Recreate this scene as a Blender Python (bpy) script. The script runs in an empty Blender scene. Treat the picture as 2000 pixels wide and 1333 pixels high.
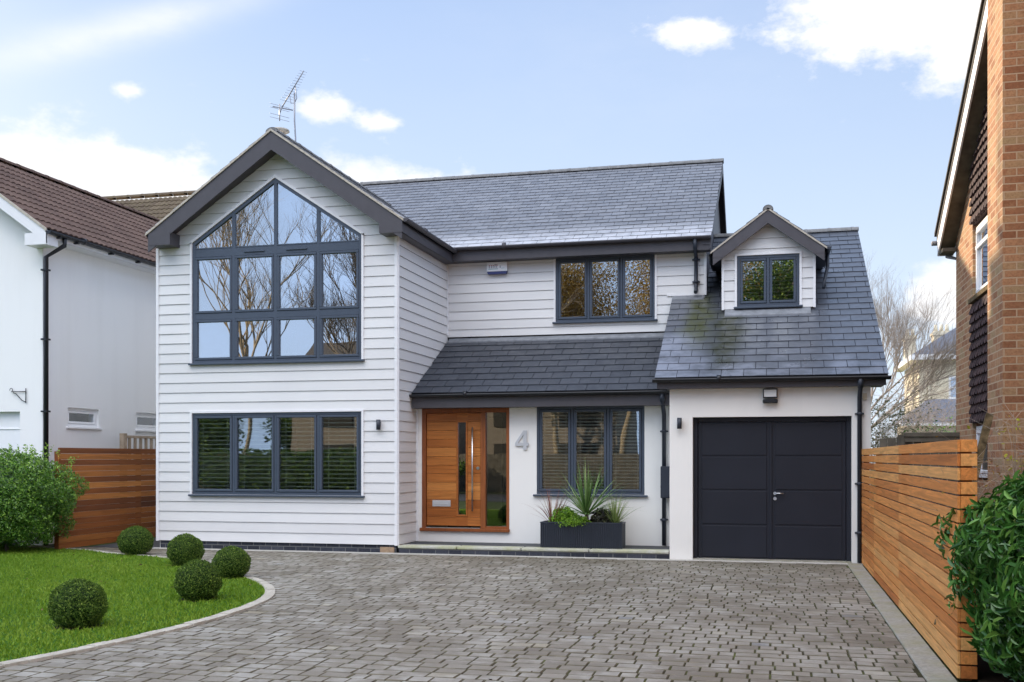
import bpy, math, random
import numpy as np
from mathutils import Vector
R = math.radians
random.seed(7); rng = np.random.default_rng(7)
scene = bpy.context.scene
col = scene.collection

# ------------------------------------------------------------------ camera
cd = bpy.data.cameras.new("camera"); cam = bpy.data.objects.new("camera", cd); col.objects.link(cam)
cam.location = (1.23, -16.621, 1.579); cam.rotation_euler = (R(90), 0, 0.242)
cd.sensor_width = 36; cd.lens = 36*2077.944/2000; cd.shift_y = 0.114
cd.clip_start = .1; cd.clip_end = 1000
scene.camera = cam

# ------------------------------------------------------------------ world, sun, exposure
SUN_AZ, SUN_EL = -50.0, 17.0          # azimuth from +Y (negative = left), elevation
w = bpy.data.worlds.new("World"); scene.world = w; w.use_nodes = True
nt = w.node_tree; nt.nodes.clear()
def N(t, **k):
    n = nt.nodes.new(t)
    for a, b in k.items(): setattr(n, a, b)
    return n
def mth(op, a, b=None, c=None, clamp=False):
    n = N('ShaderNodeMath', operation=op); n.use_clamp = clamp
    for i, v in enumerate((a, b, c)):
        if v is None: continue
        if isinstance(v, (int, float)): n.inputs[i].default_value = v
        else: nt.links.new(v, n.inputs[i])
    return n.outputs[0]
sky = N('ShaderNodeTexSky', sky_type='NISHITA'); sky.sun_disc = False
sky.sun_elevation = R(SUN_EL); sky.sun_rotation = R(SUN_AZ)
sky.air_density = 1.0; sky.dust_density = .5; sky.ozone_density = 1.6
tc = N('ShaderNodeTexCoord'); sep = N('ShaderNodeSeparateXYZ'); nt.links.new(tc.outputs['Generated'], sep.inputs[0])
sx, sy, sz = sep.outputs
az = mth('MULTIPLY', mth('ARCTAN2', sx, sy), 180/math.pi)
hor = mth('SQRT', mth('ADD', mth('MULTIPLY', sx, sx), mth('MULTIPLY', sy, sy)))
el = mth('MULTIPLY', mth('ARCTAN2', sz, hor), 180/math.pi)
def fbm(scale, zs, detail=7, rough=.55, off=0):
    mp = N('ShaderNodeMapping'); mp.inputs['Scale'].default_value = (scale, scale, scale*zs)
    mp.inputs['Location'].default_value = (off, off*.7, off*.3)
    nt.links.new(tc.outputs['Generated'], mp.inputs[0])
    n = N('ShaderNodeTexNoise'); n.inputs['Scale'].default_value = 1; n.inputs['Detail'].default_value = detail
    n.inputs['Roughness'].default_value = rough; nt.links.new(mp.outputs[0], n.inputs['Vector'])
    return n.outputs['Fac']
def blob(a0, e0, ra, re, gain=1., slope=0.):
    da = mth('SUBTRACT', az, a0)
    de = mth('SUBTRACT', mth('SUBTRACT', el, e0), mth('MULTIPLY', da, slope))
    q = mth('ADD', mth('POWER', mth('ABSOLUTE', mth('DIVIDE', da, ra)), 2), mth('POWER', mth('ABSOLUTE', mth('DIVIDE', de, re)), 2))
    return mth('MULTIPLY', mth('EXPONENT', mth('MULTIPLY', q, -1)), gain)
def addall(l):
    s = l[0]
    for x in l[1:]: s = mth('ADD', s, x)
    return s
# cumulus: positions in degrees of azimuth / elevation
n1 = mth('ADD', mth('MULTIPLY', fbm(7, 2.0, 9, .62), .55), mth('MULTIPLY', fbm(24, 1.6, 9, .62, 2), .45))
blobs = addall([blob(-36, 13.0, 8, 3.0, .75), blob(-43, 10, 6, 5.0, .6), blob(-20, 13.9, 5.5, 1.7, .56), blob(4.4, 21.6, 5.0, 2.2, .78), blob(8.6, 19.2, 1.7, 2.2, .45), blob(9.5, 23, 4, 2, .4),
    blob(-4.3, 21.5, 2.0, .95, .50), blob(-24.0, 17.9, 1.5, .6, .44), blob(-20.8, 17.4, 1.1, .5, .40), blob(-33.6, 18.0, 1.1, .5, .42),
    blob(8.0, 8.2, 2.0, 2.0, .60), blob(15, 9, 5, 5, .3), blob(-28, 11, 9, 3, .35), blob(-10, 9, 12, 2.5, .25)])
dens = mth('ADD', mth('ADD', mth('MULTIPLY', mth('SUBTRACT', n1, .5), 1.9), blobs), -.20)
cl = N('ShaderNodeMapRange', interpolation_type='SMOOTHSTEP'); nt.links.new(dens, cl.inputs[0])
cl.inputs[1].default_value = 0; cl.inputs[2].default_value = .40
# thin high cirrus streaks
cirr = mth('MULTIPLY', mth('ADD', blob(-34, 20.7, 8, .9, 1.0, .36), blob(-6, 22, 12, 6, .22)), mth('ADD', fbm(5, 4, 5, .6, 3), .1))
cirr = mth('MULTIPLY', cirr, .75, clamp=True)
cloudfac = mth('MAXIMUM', cl.outputs[0], cirr)
# unseen bright clouds behind the photographer, added to light the house front
bk = N('ShaderNodeMapRange', interpolation_type='SMOOTHSTEP'); nt.links.new(sy, bk.inputs[0])
bk.inputs[1].default_value = .1; bk.inputs[2].default_value = -.45
nb = fbm(2.6, 1.5, 8, .6, 5)
bd = N('ShaderNodeMapRange', interpolation_type='SMOOTHSTEP'); nt.links.new(nb, bd.inputs[0])
bd.inputs[1].default_value = .36; bd.inputs[2].default_value = .60
backc = mth('MULTIPLY', bk.outputs[0], bd.outputs[0])
lowband = N('ShaderNodeMapRange'); nt.links.new(el, lowband.inputs[0])
lowband.inputs[1].default_value = 24; lowband.inputs[2].default_value = -2; 
def mixc(fac, a, b):
    m = N('ShaderNodeMix', data_type='RGBA')
    nt.links.new(fac, m.inputs[0])
    for i, v in ((6, a), (7, b)):
        if isinstance(v, tuple): m.inputs[i].default_value = (*v, 1)
        else: nt.links.new(v, m.inputs[i])
    return m.outputs[2]
SKYK = 4.6
def const(v):
    n = N('ShaderNodeRGB'); n.outputs[0].default_value = (*v, 1); return n.outputs[0]
# thin milky veil: brings the Nishita sky towards the pale winter blue
def scale_c(c, k):
    n = N('ShaderNodeVectorMath', operation='SCALE'); nt.links.new(c, n.inputs[0]); n.inputs['Scale'].default_value = k; return n.outputs[0]
hz = mth('MULTIPLY', mth('POWER', lowband.outputs[0], 1.05), .95)
veil = mixc(mth('ADD', mth('MULTIPLY', hz, .1), .84, clamp=True), sky.outputs[0], (1.85, 2.5, 3.85))
veil = mixc(hz, veil, (4.0, 4.5, 4.95))
shade = N('ShaderNodeMapRange'); nt.links.new(fbm(15, 2, 8, .6, 9), shade.inputs[0]); shade.inputs[1].default_value = .42; shade.inputs[2].default_value = .68
front = mixc(cloudfac, veil, mixc(shade.outputs[0], const((5.1, 5.0, 4.95)), (4.1, 4.3, 4.7)))
hi = N('ShaderNodeMapRange', interpolation_type='SMOOTHSTEP'); nt.links.new(el, hi.inputs[0])
hi.inputs[1].default_value = 22; hi.inputs[2].default_value = 46
backhi = mth('MULTIPLY', backc, hi.outputs[0])
backlo = mth('MULTIPLY', bk.outputs[0], mth('ADD', mth('MULTIPLY', bd.outputs[0], .45), .25, clamp=True))
allc = mixc(backhi, mixc(backlo, front, (4.6, 6.2, 9.2)), (23, 23, 23.6))
bg = N('ShaderNodeBackground'); bg.inputs[1].default_value = .10; nt.links.new(allc, bg.inputs[0])
wo = N('ShaderNodeOutputWorld'); nt.links.new(bg.outputs[0], wo.inputs[0])

sl = bpy.data.lights.new("sun", 'SUN'); so = bpy.data.objects.new("sun", sl); col.objects.link(so)
sl.energy = 3.2; sl.angle = R(.6); sl.color = (1, .82, .60)
sd = Vector((math.sin(R(SUN_AZ))*math.cos(R(SUN_EL)), math.cos(R(SUN_AZ))*math.cos(R(SUN_EL)), math.sin(R(SUN_EL))))
so.rotation_euler = sd.to_track_quat('Z', 'Y').to_euler(); so.location = (-30, 30, 30)

scene.render.engine = 'CYCLES'
scene.view_settings.view_transform = 'Standard'; scene.view_settings.look = 'None'
scene.view_settings.exposure = 1.24; scene.view_settings.gamma = 1

# ------------------------------------------------------------------ materials
MATS = {}
class G:
    """small node-graph helper"""
    def __init__(s, name):
        m = bpy.data.materials.new(name); m.use_nodes = True; s.m = m; s.t = m.node_tree
        s.b = s.t.nodes['Principled BSDF']; s.out = s.t.nodes['Material Output']; s.tc = s.n('ShaderNodeTexCoord')
    def n(s, t, **k):
        n = s.t.nodes.new(t)
        for a, b in k.items(): setattr(n, a, b)
        return n
    def l(s, a, b): s.t.links.new(a, b)
    def obj(s, sc=(1, 1, 1), rot=(0, 0, 0)):
        mp = s.n('ShaderNodeMapping'); mp.inputs['Scale'].default_value = sc; mp.inputs['Rotation'].default_value = rot
        s.l(s.tc.outputs['Object'], mp.inputs[0]); return mp.outputs[0]
    def noise(s, scale=5, detail=5, rough=.55, vec=None, dist=0):
        n = s.n('ShaderNodeTexNoise'); n.inputs['Scale'].default_value = scale; n.inputs['Detail'].default_value = detail
        n.inputs['Roughness'].default_value = rough; n.inputs['Distortion'].default_value = dist
        s.l(vec if vec is not None else s.tc.outputs['Object'], n.inputs['Vector']); return n.outputs['Fac']
    def attr(s, name='tone'):
        n = s.n('ShaderNodeAttribute'); n.attribute_name = name; return n.outputs['Fac']
    def math(s, op, a, b=None, clamp=False):
        n = s.n('ShaderNodeMath', operation=op); n.use_clamp = clamp
        for i, v in enumerate((a, b)):
            if v is None: continue
            if isinstance(v, (int, float)): n.inputs[i].default_value = v
            else: s.l(v, n.inputs[i])
        return n.outputs[0]
    def ramp(s, fac, stops, interp='LINEAR'):
        n = s.n('ShaderNodeValToRGB'); s.l(fac, n.inputs[0]); cr = n.color_ramp; cr.interpolation = interp
        while len(cr.elements) > 1: cr.elements.remove(cr.elements[-1])
        cr.elements[0].position = stops[0][0]; cr.elements[0].color = (*stops[0][1], 1)
        for p, c in stops[1:]:
            e = cr.elements.new(p); e.color = (*c, 1)
        return n.outputs[0]
    def mix(s, fac, a, b, mode='MIX'):
        m = s.n('ShaderNodeMix', data_type='RGBA', blend_type=mode)
        if isinstance(fac, (int, float)): m.inputs[0].default_value = fac
        else: s.l(fac, m.inputs[0])
        for i, v in ((6, a), (7, b)):
            if isinstance(v, tuple): m.inputs[i].default_value = (*v, 1)
            else: s.l(v, m.inputs[i])
        return m.outputs[2]
    def map(s, v, a, b, c=0, d=1):
        n = s.n('ShaderNodeMapRange'); s.l(v, n.inputs[0])
        for i, q in enumerate((a, b, c, d)): n.inputs[i+1].default_value = q
        return n.outputs[0]
    def xyz(s):
        n = s.n('ShaderNodeSeparateXYZ'); s.l(s.tc.outputs['Object'], n.inputs[0]); return n.outputs
    def set(s, col=None, rough=None, spec=None, metal=None):
        for k, v in (('Base Color', col), ('Roughness', rough), ('Specular IOR Level', spec), ('Metallic', metal)):
            if v is None: continue
            if isinstance(v, tuple): s.b.inputs[k].default_value = (*v, 1)
            elif isinstance(v, (int, float)): s.b.inputs[k].default_value = v
            else: s.l(v, s.b.inputs[k])
    def bump(s, h, strength=.3, dist=.01):
        n = s.n('ShaderNodeBump'); n.inputs['Strength'].default_value = strength; n.inputs['Distance'].default_value = dist
        s.l(h, n.inputs['Height']); s.l(n.outputs[0], s.b.inputs['Normal'])

def plain(name, c, rough=.5, spec=.5, metal=0, var=.12, nscale=6, bump=.05):
    g = G(name); f = g.noise(nscale, 6)
    lo = tuple(x*(1-var) for x in c); hi = tuple(min(1, x*(1+var)) for x in c)
    g.set(g.ramp(f, [(.3, lo), (.7, hi)]), rough, spec, metal)
    if bump: g.bump(g.noise(nscale*20, 3), bump, .002)
    MATS[name] = g.m; return g.m

def m_clad():
    g = G('painted_board'); t = g.attr()
    grain = g.noise(1, 6, .6, g.obj((3, 3, 120)))
    big = g.noise(.8, 4)
    c = g.mix(t, (.71, .70, .69), (.77, .76, .75))
    c = g.mix(g.map(big, .35, .7, 0, .35), c, (.60, .59, .60))
    g.set(c, .45, .35); g.bump(grain, .35, .003); MATS['clad'] = g.m
m_clad()
def m_render(name, c, dirt=(.42, .40, .36)):
    g = G(name); x, y, z = g.xyz()
    st = g.noise(1, 5, .6, g.obj((2.2, 2.2, .25)))
    low = g.map(z, .75, .05, 0, 1)
    f = g.math('MULTIPLY', g.map(st, .5, .85, 0, 1), .12, True)
    f2 = g.math('MULTIPLY', g.math('MULTIPLY', low, g.noise(3, 5)), .28, True)
    cc = g.mix(g.math('ADD', f, f2, True), c, dirt)
    g.set(cc, .85, .2); g.bump(g.noise(90, 4), .25, .004); MATS[name] = g.m
m_render('render', (.86, .84, .80)); m_render('left_render', (.87, .86, .85)); m_render('cream', (.66, .59, .45), (.45, .40, .30))
def m_slate(name, a, b, stains=False, rough=(.32, .6), pale=0):
    g = G(name); t = g.attr(); x, y, z = g.xyz()
    n = g.noise(9, 6, .6); big = g.noise(.9, 4, .6)
    c = g.mix(t, a, b)
    c = g.mix(g.map(n, .4, .75, 0, .35), c, tuple(v*1.7 for v in b))
    rr = g.map(g.noise(3.1, 5), .3, .7, rough[0], rough[1])
    if pale:   # lichen bloom along the lowest courses, blotchy wear
        c = g.mix(g.map(big, .45, .75, 0, .4), c, (.15, .155, .17))
        edge = g.math('MULTIPLY', g.map(z, 6.0, 5.62, 0, 1), g.map(g.noise(4, 5), .25, .55, .3, 1), True)
        c = g.mix(edge, c, (.52, .52, .54))
    if stains:
        def streak(x0, w_, z0, z1):
            wob = g.math('MULTIPLY', g.math('SUBTRACT', g.noise(2.3, 4), .5), .55)
            d = g.math('ABSOLUTE', g.math('DIVIDE', g.math('SUBTRACT', g.math('ADD', x, wob), x0), w_))
            a1 = g.map(d, 1.0, .25, 0, 1)
            vz = g.math('MULTIPLY', g.map(z, z0-.3, z0+.1, 0, 1), g.map(z, z1+.05, z1, 0, 1))
            return g.math('MULTIPLY', a1, vz, True)
        s1 = streak(-.04, .34, 3.5, 4.55); s2 = streak(.48, .36, 3.05, 4.12)
        nn = g.map(g.noise(9, 5, .65), .3, .55, .35, 1)
        c = g.mix(g.math('MULTIPLY', s1, g.math('MULTIPLY', nn, 1.0)), c, (.060, .066, .026))
        c = g.mix(g.math('MULTIPLY', s2, g.math('MULTIPLY', nn, 1.0)), c, (.036, .040, .022))
        # bloom left of the streaks
        bl = g.math('MULTIPLY', g.math('MULTIPLY', g.map(x, .15, -.25, 0, 1), g.map(z, 3.75, 3.5, 0, 1)), g.map(g.noise(2.4, 6, .65), .34, .56, 0, 1), True)
        bl2 = g.math('MULTIPLY', g.map(z, 3.35, 3.0, 0, 1), g.map(g.noise(1.9, 6, .65), .46, .62, 0, .7), True)
        c = g.mix(g.math('MULTIPLY', g.math('MAXIMUM', bl, bl2), .7), c, (.27, .29, .35))
    g.set(c, rr, .55); g.bump(g.noise(60, 5), .22, .004); MATS[name] = g.m
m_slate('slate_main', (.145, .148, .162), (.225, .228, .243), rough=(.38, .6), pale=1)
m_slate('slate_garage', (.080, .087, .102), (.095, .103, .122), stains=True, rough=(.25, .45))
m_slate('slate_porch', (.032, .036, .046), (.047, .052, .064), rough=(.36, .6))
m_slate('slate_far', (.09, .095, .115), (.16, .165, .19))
plain('clad_shadow_line', (.10, .097, .10), .9, .1)  # dark colour on the lip undersides paints in the shadow line below each board
anth = plain('anthracite', (.030, .036, .050), .45, .4, var=.06, bump=.02)
plain('frame_blue', (.058, .075, .105), .35, .5, var=.05, bump=.02)
plain('fascia_grey', (.072, .067, .075), .5, .4, var=.08, bump=.03)
plain('gutter_black', (.012, .013, .017), .35, .45, var=.1, bump=.02)
plain('garage_paint', (.016, .018, .027), .5, .3, var=.08, nscale=2, bump=.06)
plain('white_trim', (.80, .79, .80), .45, .4, var=.03, bump=.02)
plain('verge_cement', (.48, .43, .36), .9, .2, var=.2, nscale=14, bump=.3)
plain('ridge_tile', (.20, .195, .19), .8, .3, var=.25, nscale=7, bump=.3)
plain('steel', (.62, .62, .64), .28, .5, 1, var=.05, bump=.02)
plain('brushed', (.60, .60, .61), .5, .5, .55, var=.05, bump=.05)
plain('galv', (.30, .30, .32), .5, .5, .6, var=.1)
plain('dark_inside', (.05, .048, .045), .9, .2)
plain('room_wall', (.20, .18, .16), .9, .2)
plain('blind', (.85, .83, .80), .5, .4, var=.05)
plain('plastic_white', (.85, .85, .86), .35, .5, var=.02)
plain('plastic_blue', (.035, .045, .16), .35, .5, var=.05)
plain('mark_grey', (.2, .2, .25), .5); plain('mark_red', (.6, .12, .14), .5); plain('mark_teal', (.15, .35, .33), .5)
plain('lens_white', (.75, .75, .73), .25, .5, var=.02)
plain('sett_edge', (.15, .135, .10), .95, .1, var=.35, nscale=9, bump=.3)
plain('under_slate', (.012, .012, .015), .9, .1)
plain('soil', (.028, .020, .013), .95, .1, var=.4, nscale=30, bump=.6)
plain('flash_lead', (.22, .23, .25), .55, .5, .2, var=.25, nscale=8)
plain('tan_block', (.36, .25, .16), .85, .3, var=.25, nscale=20, bump=.3)
plain('bark', (.20, .17, .14), .9, .2, var=.35, nscale=9, bump=.5)
plain('bark_gold', (.34, .27, .18), .9, .2, var=.35, nscale=6, bump=.5)
plain('twig', (.36, .29, .23), .9, .2, var=.3)
plain('twig_pale', (.30, .245, .20), .9, .2, var=.3)
plain('dull_stone', (.26, .22, .18), .9, .2, var=.2)
plain('old_wood', (.13, .115, .09), .9, .2, var=.35, nscale=5, bump=.4)
plain('rail_wood', (.42, .33, .24), .85, .2, var=.2, nscale=9, bump=.3)
plain('lichen_wood', (.12, .09, .05), .95, .1, var=.6, nscale=18, bump=.5)
plain('asphalt', (.06, .06, .062), .9, .3, var=.2, nscale=40, bump=.4)
plain('red_roof', (.16, .075, .05), .85, .2, var=.3)
plain('car_paint', (.02, .03, .08), .2, .6, var=.02, bump=0)
plain('black_rubber', (.015, .015, .015), .7, .3)

def m_wood(name, a, b, c, axis, rough=.5, gs=1.0):
    g = G(name); t = g.attr()
    sc = {'x': (1.1, 28, 28), 'y': (28, 1.1, 28), 'z': (28, 28, 1.1)}[axis]
    sc = tuple(v*gs for v in sc)
    add = g.n('ShaderNodeVectorMath', operation='ADD'); cmb = g.n('ShaderNodeCombineXYZ')
    k = g.math('MULTIPLY', t, 37.); g.l(k, cmb.inputs[0]); g.l(k, cmb.inputs[1]); g.l(k, cmb.inputs[2])
    g.l(g.obj(sc), add.inputs[0]); g.l(cmb.outputs[0], add.inputs[1])
    n = g.noise(1, 7, .62, add.outputs[0], 1.1)
    cc = g.ramp(t, [(0, a), (.5, b), (1, c)])
    cc = g.mix(g.map(n, .3, .72, 0, 1), cc, g.mix(.5, cc, (.0, .0, .0)), 'MIX')
    cc = g.mix(g.map(g.noise(3.5, 3), .55, .8, 0, .35), cc, g.mix(.6, cc, a))
    g.set(cc, rough, .35); g.bump(n, .25, .003); MATS[name] = g.m
m_wood('cedar', (.56, .18, .040), (.86, .335, .085), (.92, .49, .17), 'y', .65)
m_wood('cedar_dark', (.15, .045, .014), (.40, .125, .026), (.66, .26, .06), 'y', .55)
m_wood('door_wood', (.34, .090, .018), (.50, .165, .036), (.72, .29, .075), 'x', .35)
m_wood('door_frame_wood', (.29, .085, .025), (.33, .10, .03), (.36, .12, .035), 'z', .38)

def m_brick(name, cols, mortar, bw, bh, ms=.012, far=False):
    g = G(name); x, y, z = g.xyz()
    u = g.math('ADD', x, y); cb = g.n('ShaderNodeCombineXYZ'); g.l(u, cb.inputs[0]); g.l(z, cb.inputs[1])
    br = g.n('ShaderNodeTexBrick'); g.l(cb.outputs[0], br.inputs['Vector'])
    br.inputs['Scale'].default_value = 1; br.inputs['Brick Width'].default_value = bw; br.inputs['Row Height'].default_value = bh
    br.inputs['Mortar Size'].default_value = ms*.55; br.inputs['Mortar Smooth'].default_value = .15; br.inputs['Bias'].default_value = 0
    br.inputs['Color1'].default_value = (0, 0, 0, 1); br.inputs['Color2'].default_value = (1, 1, 1, 1); br.inputs['Mortar'].default_value = (.5, .5, .5, 1)
    rv = g.n('ShaderNodeRGBToBW'); g.l(br.outputs['Color'], rv.inputs[0])
    c = g.ramp(rv.outputs[0], [(i/(len(cols)-1), q) for i, q in enumerate(cols)])
    c = g.mix(g.map(g.noise(38, 5, .65), .42, .72, 0, .55), c, tuple(v*.55 for v in cols[0]))
    c = g.mix(g.map(g.noise(11, 5, .65), .5, .75, 0, .4), c, tuple(min(1, v*1.25) for v in cols[-1]))
    c = g.mix(br.outputs['Fac'], c, mortar)
    g.set(c, .88, .2)
    h = g.math('SUBTRACT', g.math('MULTIPLY', g.noise(60, 4), .4), br.outputs['Fac'])
    g.bump(h, .8, .012); MATS[name] = g.m
m_brick('brick', [(.28, .125, .065), (.40, .20, .105), (.45, .25, .135), (.38, .28, .155)], (.50, .37, .25), .225, .075)
m_brick('blue_brick', [(.035, .038, .05), (.055, .06, .078), (.075, .08, .10)], (.15, .15, .15), .225, .075, .014)

def m_glass(name, refl=.30, tint=(.55, .60, .60), wob=.0008):
    g = G(name); t = g.t
    gl = g.n('ShaderNodeBsdfGlossy'); gl.inputs['Roughness'].default_value = 0.0; gl.inputs['Color'].default_value = (.92, .96, 1, 1)
    tr = g.n('ShaderNodeBsdfTransparent'); tr.inputs['Color'].default_value = (*tint, 1)
    mx = g.n('ShaderNodeMixShader')
    fr = g.n('ShaderNodeFresnel'); fr.inputs[0].default_value = 1.5
    f = g.math('ADD', g.math('MULTIPLY', fr.outputs[0], 1.2), refl, True)
    g.l(f, mx.inputs[0]); g.l(tr.outputs[0], mx.inputs[1]); g.l(gl.outputs[0], mx.inputs[2])
    bp = g.n('ShaderNodeBump'); bp.inputs['Strength'].default_value = 1; bp.inputs['Distance'].default_value = wob
    g.l(g.noise(1.3, 1.5, .5), bp.inputs['Height']); g.l(bp.outputs[0], gl.inputs['Normal'])
    g.l(mx.outputs[0], g.out.inputs[0]); MATS[name] = g.m
m_glass('glass', .26, (.75, .78, .78)); m_glass('glass_up', .44, (.4, .45, .5)); m_glass('glass_low', .12, (.85, .88, .86))

def m_leaf(name, a, b, c, rough=.4, spec=.5, trans=.2):
    g = G(name); t = g.attr()
    cc = g.ramp(t, [(0, a), (.55, b), (1, c)])
    g.set(cc, rough, spec)
    try:
        g.b.inputs['Subsurface Weight'].default_value = 0
    except Exception: pass
    tl = g.n('ShaderNodeBsdfTranslucent'); g.l(cc, tl.inputs[0]); mx = g.n('ShaderNodeMixShader'); mx.inputs[0].default_value = trans
    g.l(g.b.outputs[0], mx.inputs[1]); g.l(tl.outputs[0], mx.inputs[2]); g.l(mx.outputs[0], g.out.inputs[0]); MATS[name] = g.m
m_leaf('leaf_box', (.016, .040, .006), (.085, .16, .020), (.26, .36, .06), .6, .25)
m_leaf('leaf_hedge', (.03, .09, .010), (.12, .26, .03), (.34, .52, .08), .32, .5)
m_leaf('leaf_laurel', (.022, .08, .014), (.07, .20, .034), (.22, .40, .08), .26, .5, .12)
m_leaf('leaf_spiky', (.06, .13, .03), (.14, .25, .07), (.34, .46, .18), .35, .5)
m_leaf('leaf_bronze', (.16, .05, .045), (.26, .11, .08), (.36, .22, .14), .4, .4)
m_leaf('leaf_lime', (.10, .22, .02), (.20, .38, .03), (.32, .50, .06), .4, .4, .3)
m_leaf('leaf_dark', (.012, .010, .010), (.030, .034, .016), (.08, .085, .035), .4, .4)
m_leaf('leaf_varieg', (.12, .20, .05), (.28, .36, .12), (.46, .50, .22), .4, .4)
m_leaf('leaf_autumn', (.20, .12, .03), (.36, .23, .06), (.50, .38, .12), .6, .3, .3)
m_leaf('leaf_scrub', (.06, .07, .035), (.13, .14, .06), (.26, .22, .11), .6, .3)
m_leaf('leaf_yellow', (.30, .30, .02), (.45, .45, .04), (.55, .55, .08), .5, .3, .3)
m_leaf('leaf_litter', (.05, .028, .012), (.12, .07, .03), (.26, .18, .08), .7, .2)
m_leaf('grass_blade', (.085, .170, .010), (.175, .295, .018), (.34, .42, .06), .55, .25, .25)
def m_lawn():
    g = G('lawn_turf'); n = g.noise(18, 7, .7); b = g.noise(1.3, 4)
    c = g.ramp(n, [(.3, (.016, .05, .005)), (.55, (.045, .13, .008)), (.75, (.09, .20, .02))])
    c = g.mix(g.map(b, .4, .7, 0, .35), c, (.07, .16, .012)); g.set(c, .9, .2); g.bump(n, .6, .02); MATS['lawn_turf'] = g.m
m_lawn()
def m_setts():
    g = G('paving_sett'); t = g.attr(); x, y, z = g.xyz()
    c = g.ramp(t, [(0, (.20, .175, .138)), (.25, (.255, .23, .188)), (.5, (.29, .265, .222)), (.75, (.33, .305, .26)), (.92, (.41, .375, .29)), (1, (.24, .238, .23))])
    big = g.noise(.55, 5, .6); mid = g.noise(2.2, 5, .65)
    c = g.mix(g.map(big, .40, .62, .75, 0), c, g.mix(1, c, (.55, .50, .44), 'MULTIPLY'))
    c = g.mix(g.map(mid, .50, .70, 0, .65), c, (.47, .445, .40))
    # browner and darker in patches where the drive meets the house
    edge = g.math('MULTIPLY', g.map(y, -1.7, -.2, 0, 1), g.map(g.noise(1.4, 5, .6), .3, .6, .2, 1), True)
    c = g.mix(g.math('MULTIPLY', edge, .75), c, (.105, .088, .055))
    c = g.mix(g.map(g.noise(45, 5, .7), .5, .8, 0, .45), c, (.10, .09, .075))
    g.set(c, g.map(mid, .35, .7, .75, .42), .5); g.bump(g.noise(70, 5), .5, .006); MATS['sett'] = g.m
    g = G('paving_joint'); n = g.noise(5, 6, .65)
    g.set(g.ramp(n, [(.3, (.028, .024, .018)), (.5, (.055, .050, .026)), (.66, (.11, .135, .035))]), .95, .1); g.bump(g.noise(60, 4), .5, .01); MATS['joint'] = g.m
m_setts()
def m_conc(name, a, b, moss=(.20, .20, .10), k=.6):
    g = G(name); n = g.noise(30, 6, .7); b_ = g.noise(2.5, 5, .6)
    c = g.ramp(n, [(.3, a), (.7, b)]); c = g.mix(g.map(b_, .42, .7, 0, k), c, moss)
    g.set(c, .9, .2); g.bump(g.noise(80, 4), .5, .006); MATS[name] = g.m
m_conc('edging', (.26, .25, .22), (.42, .40, .35), (.28, .27, .13)); m_conc('kerb', (.42, .39, .33), (.62, .57, .49), (.24, .20, .15), .5)
m_conc('step_stone', (.38, .38, .33), (.56, .55, .48), (.34, .35, .15), .8); m_conc('step_slate', (.055, .058, .065), (.09, .093, .10), (.12, .12, .10), .4)
m_conc('mortar_strip', (.5, .48, .44), (.62, .6, .56), (.4, .37, .3), .3)
def m_pantile(name, a, b, moss):
    g = G(name); n = g.noise(7, 6, .65); t = g.attr()
    c = g.mix(t, a, b); c = g.mix(g.map(n, .45, .75, 0, .6), c, moss); g.set(c, .85, .3); g.bump(g.noise(50, 4), .4, .006); MATS[name] = g.m
m_pantile('pantile', (.10, .062, .050), (.15, .095, .075), (.17, .12, .09)); m_pantile('pantile_moss', (.10, .07, .045), (.15, .11, .07), (.19, .16, .085))
m_pantile('hung_tile', (.045, .027, .027), (.075, .045, .043), (.06, .04, .038)); m_pantile('dark_tile', (.05, .043, .04), (.08, .07, .065), (.10, .09, .06))
g = G('ground_soil'); g.set(g.ramp(g.noise(3, 7, .7), [(.3, (.045, .06, .02)), (.7, (.09, .11, .035))]), .95, .1); MATS['ground'] = g.m

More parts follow.
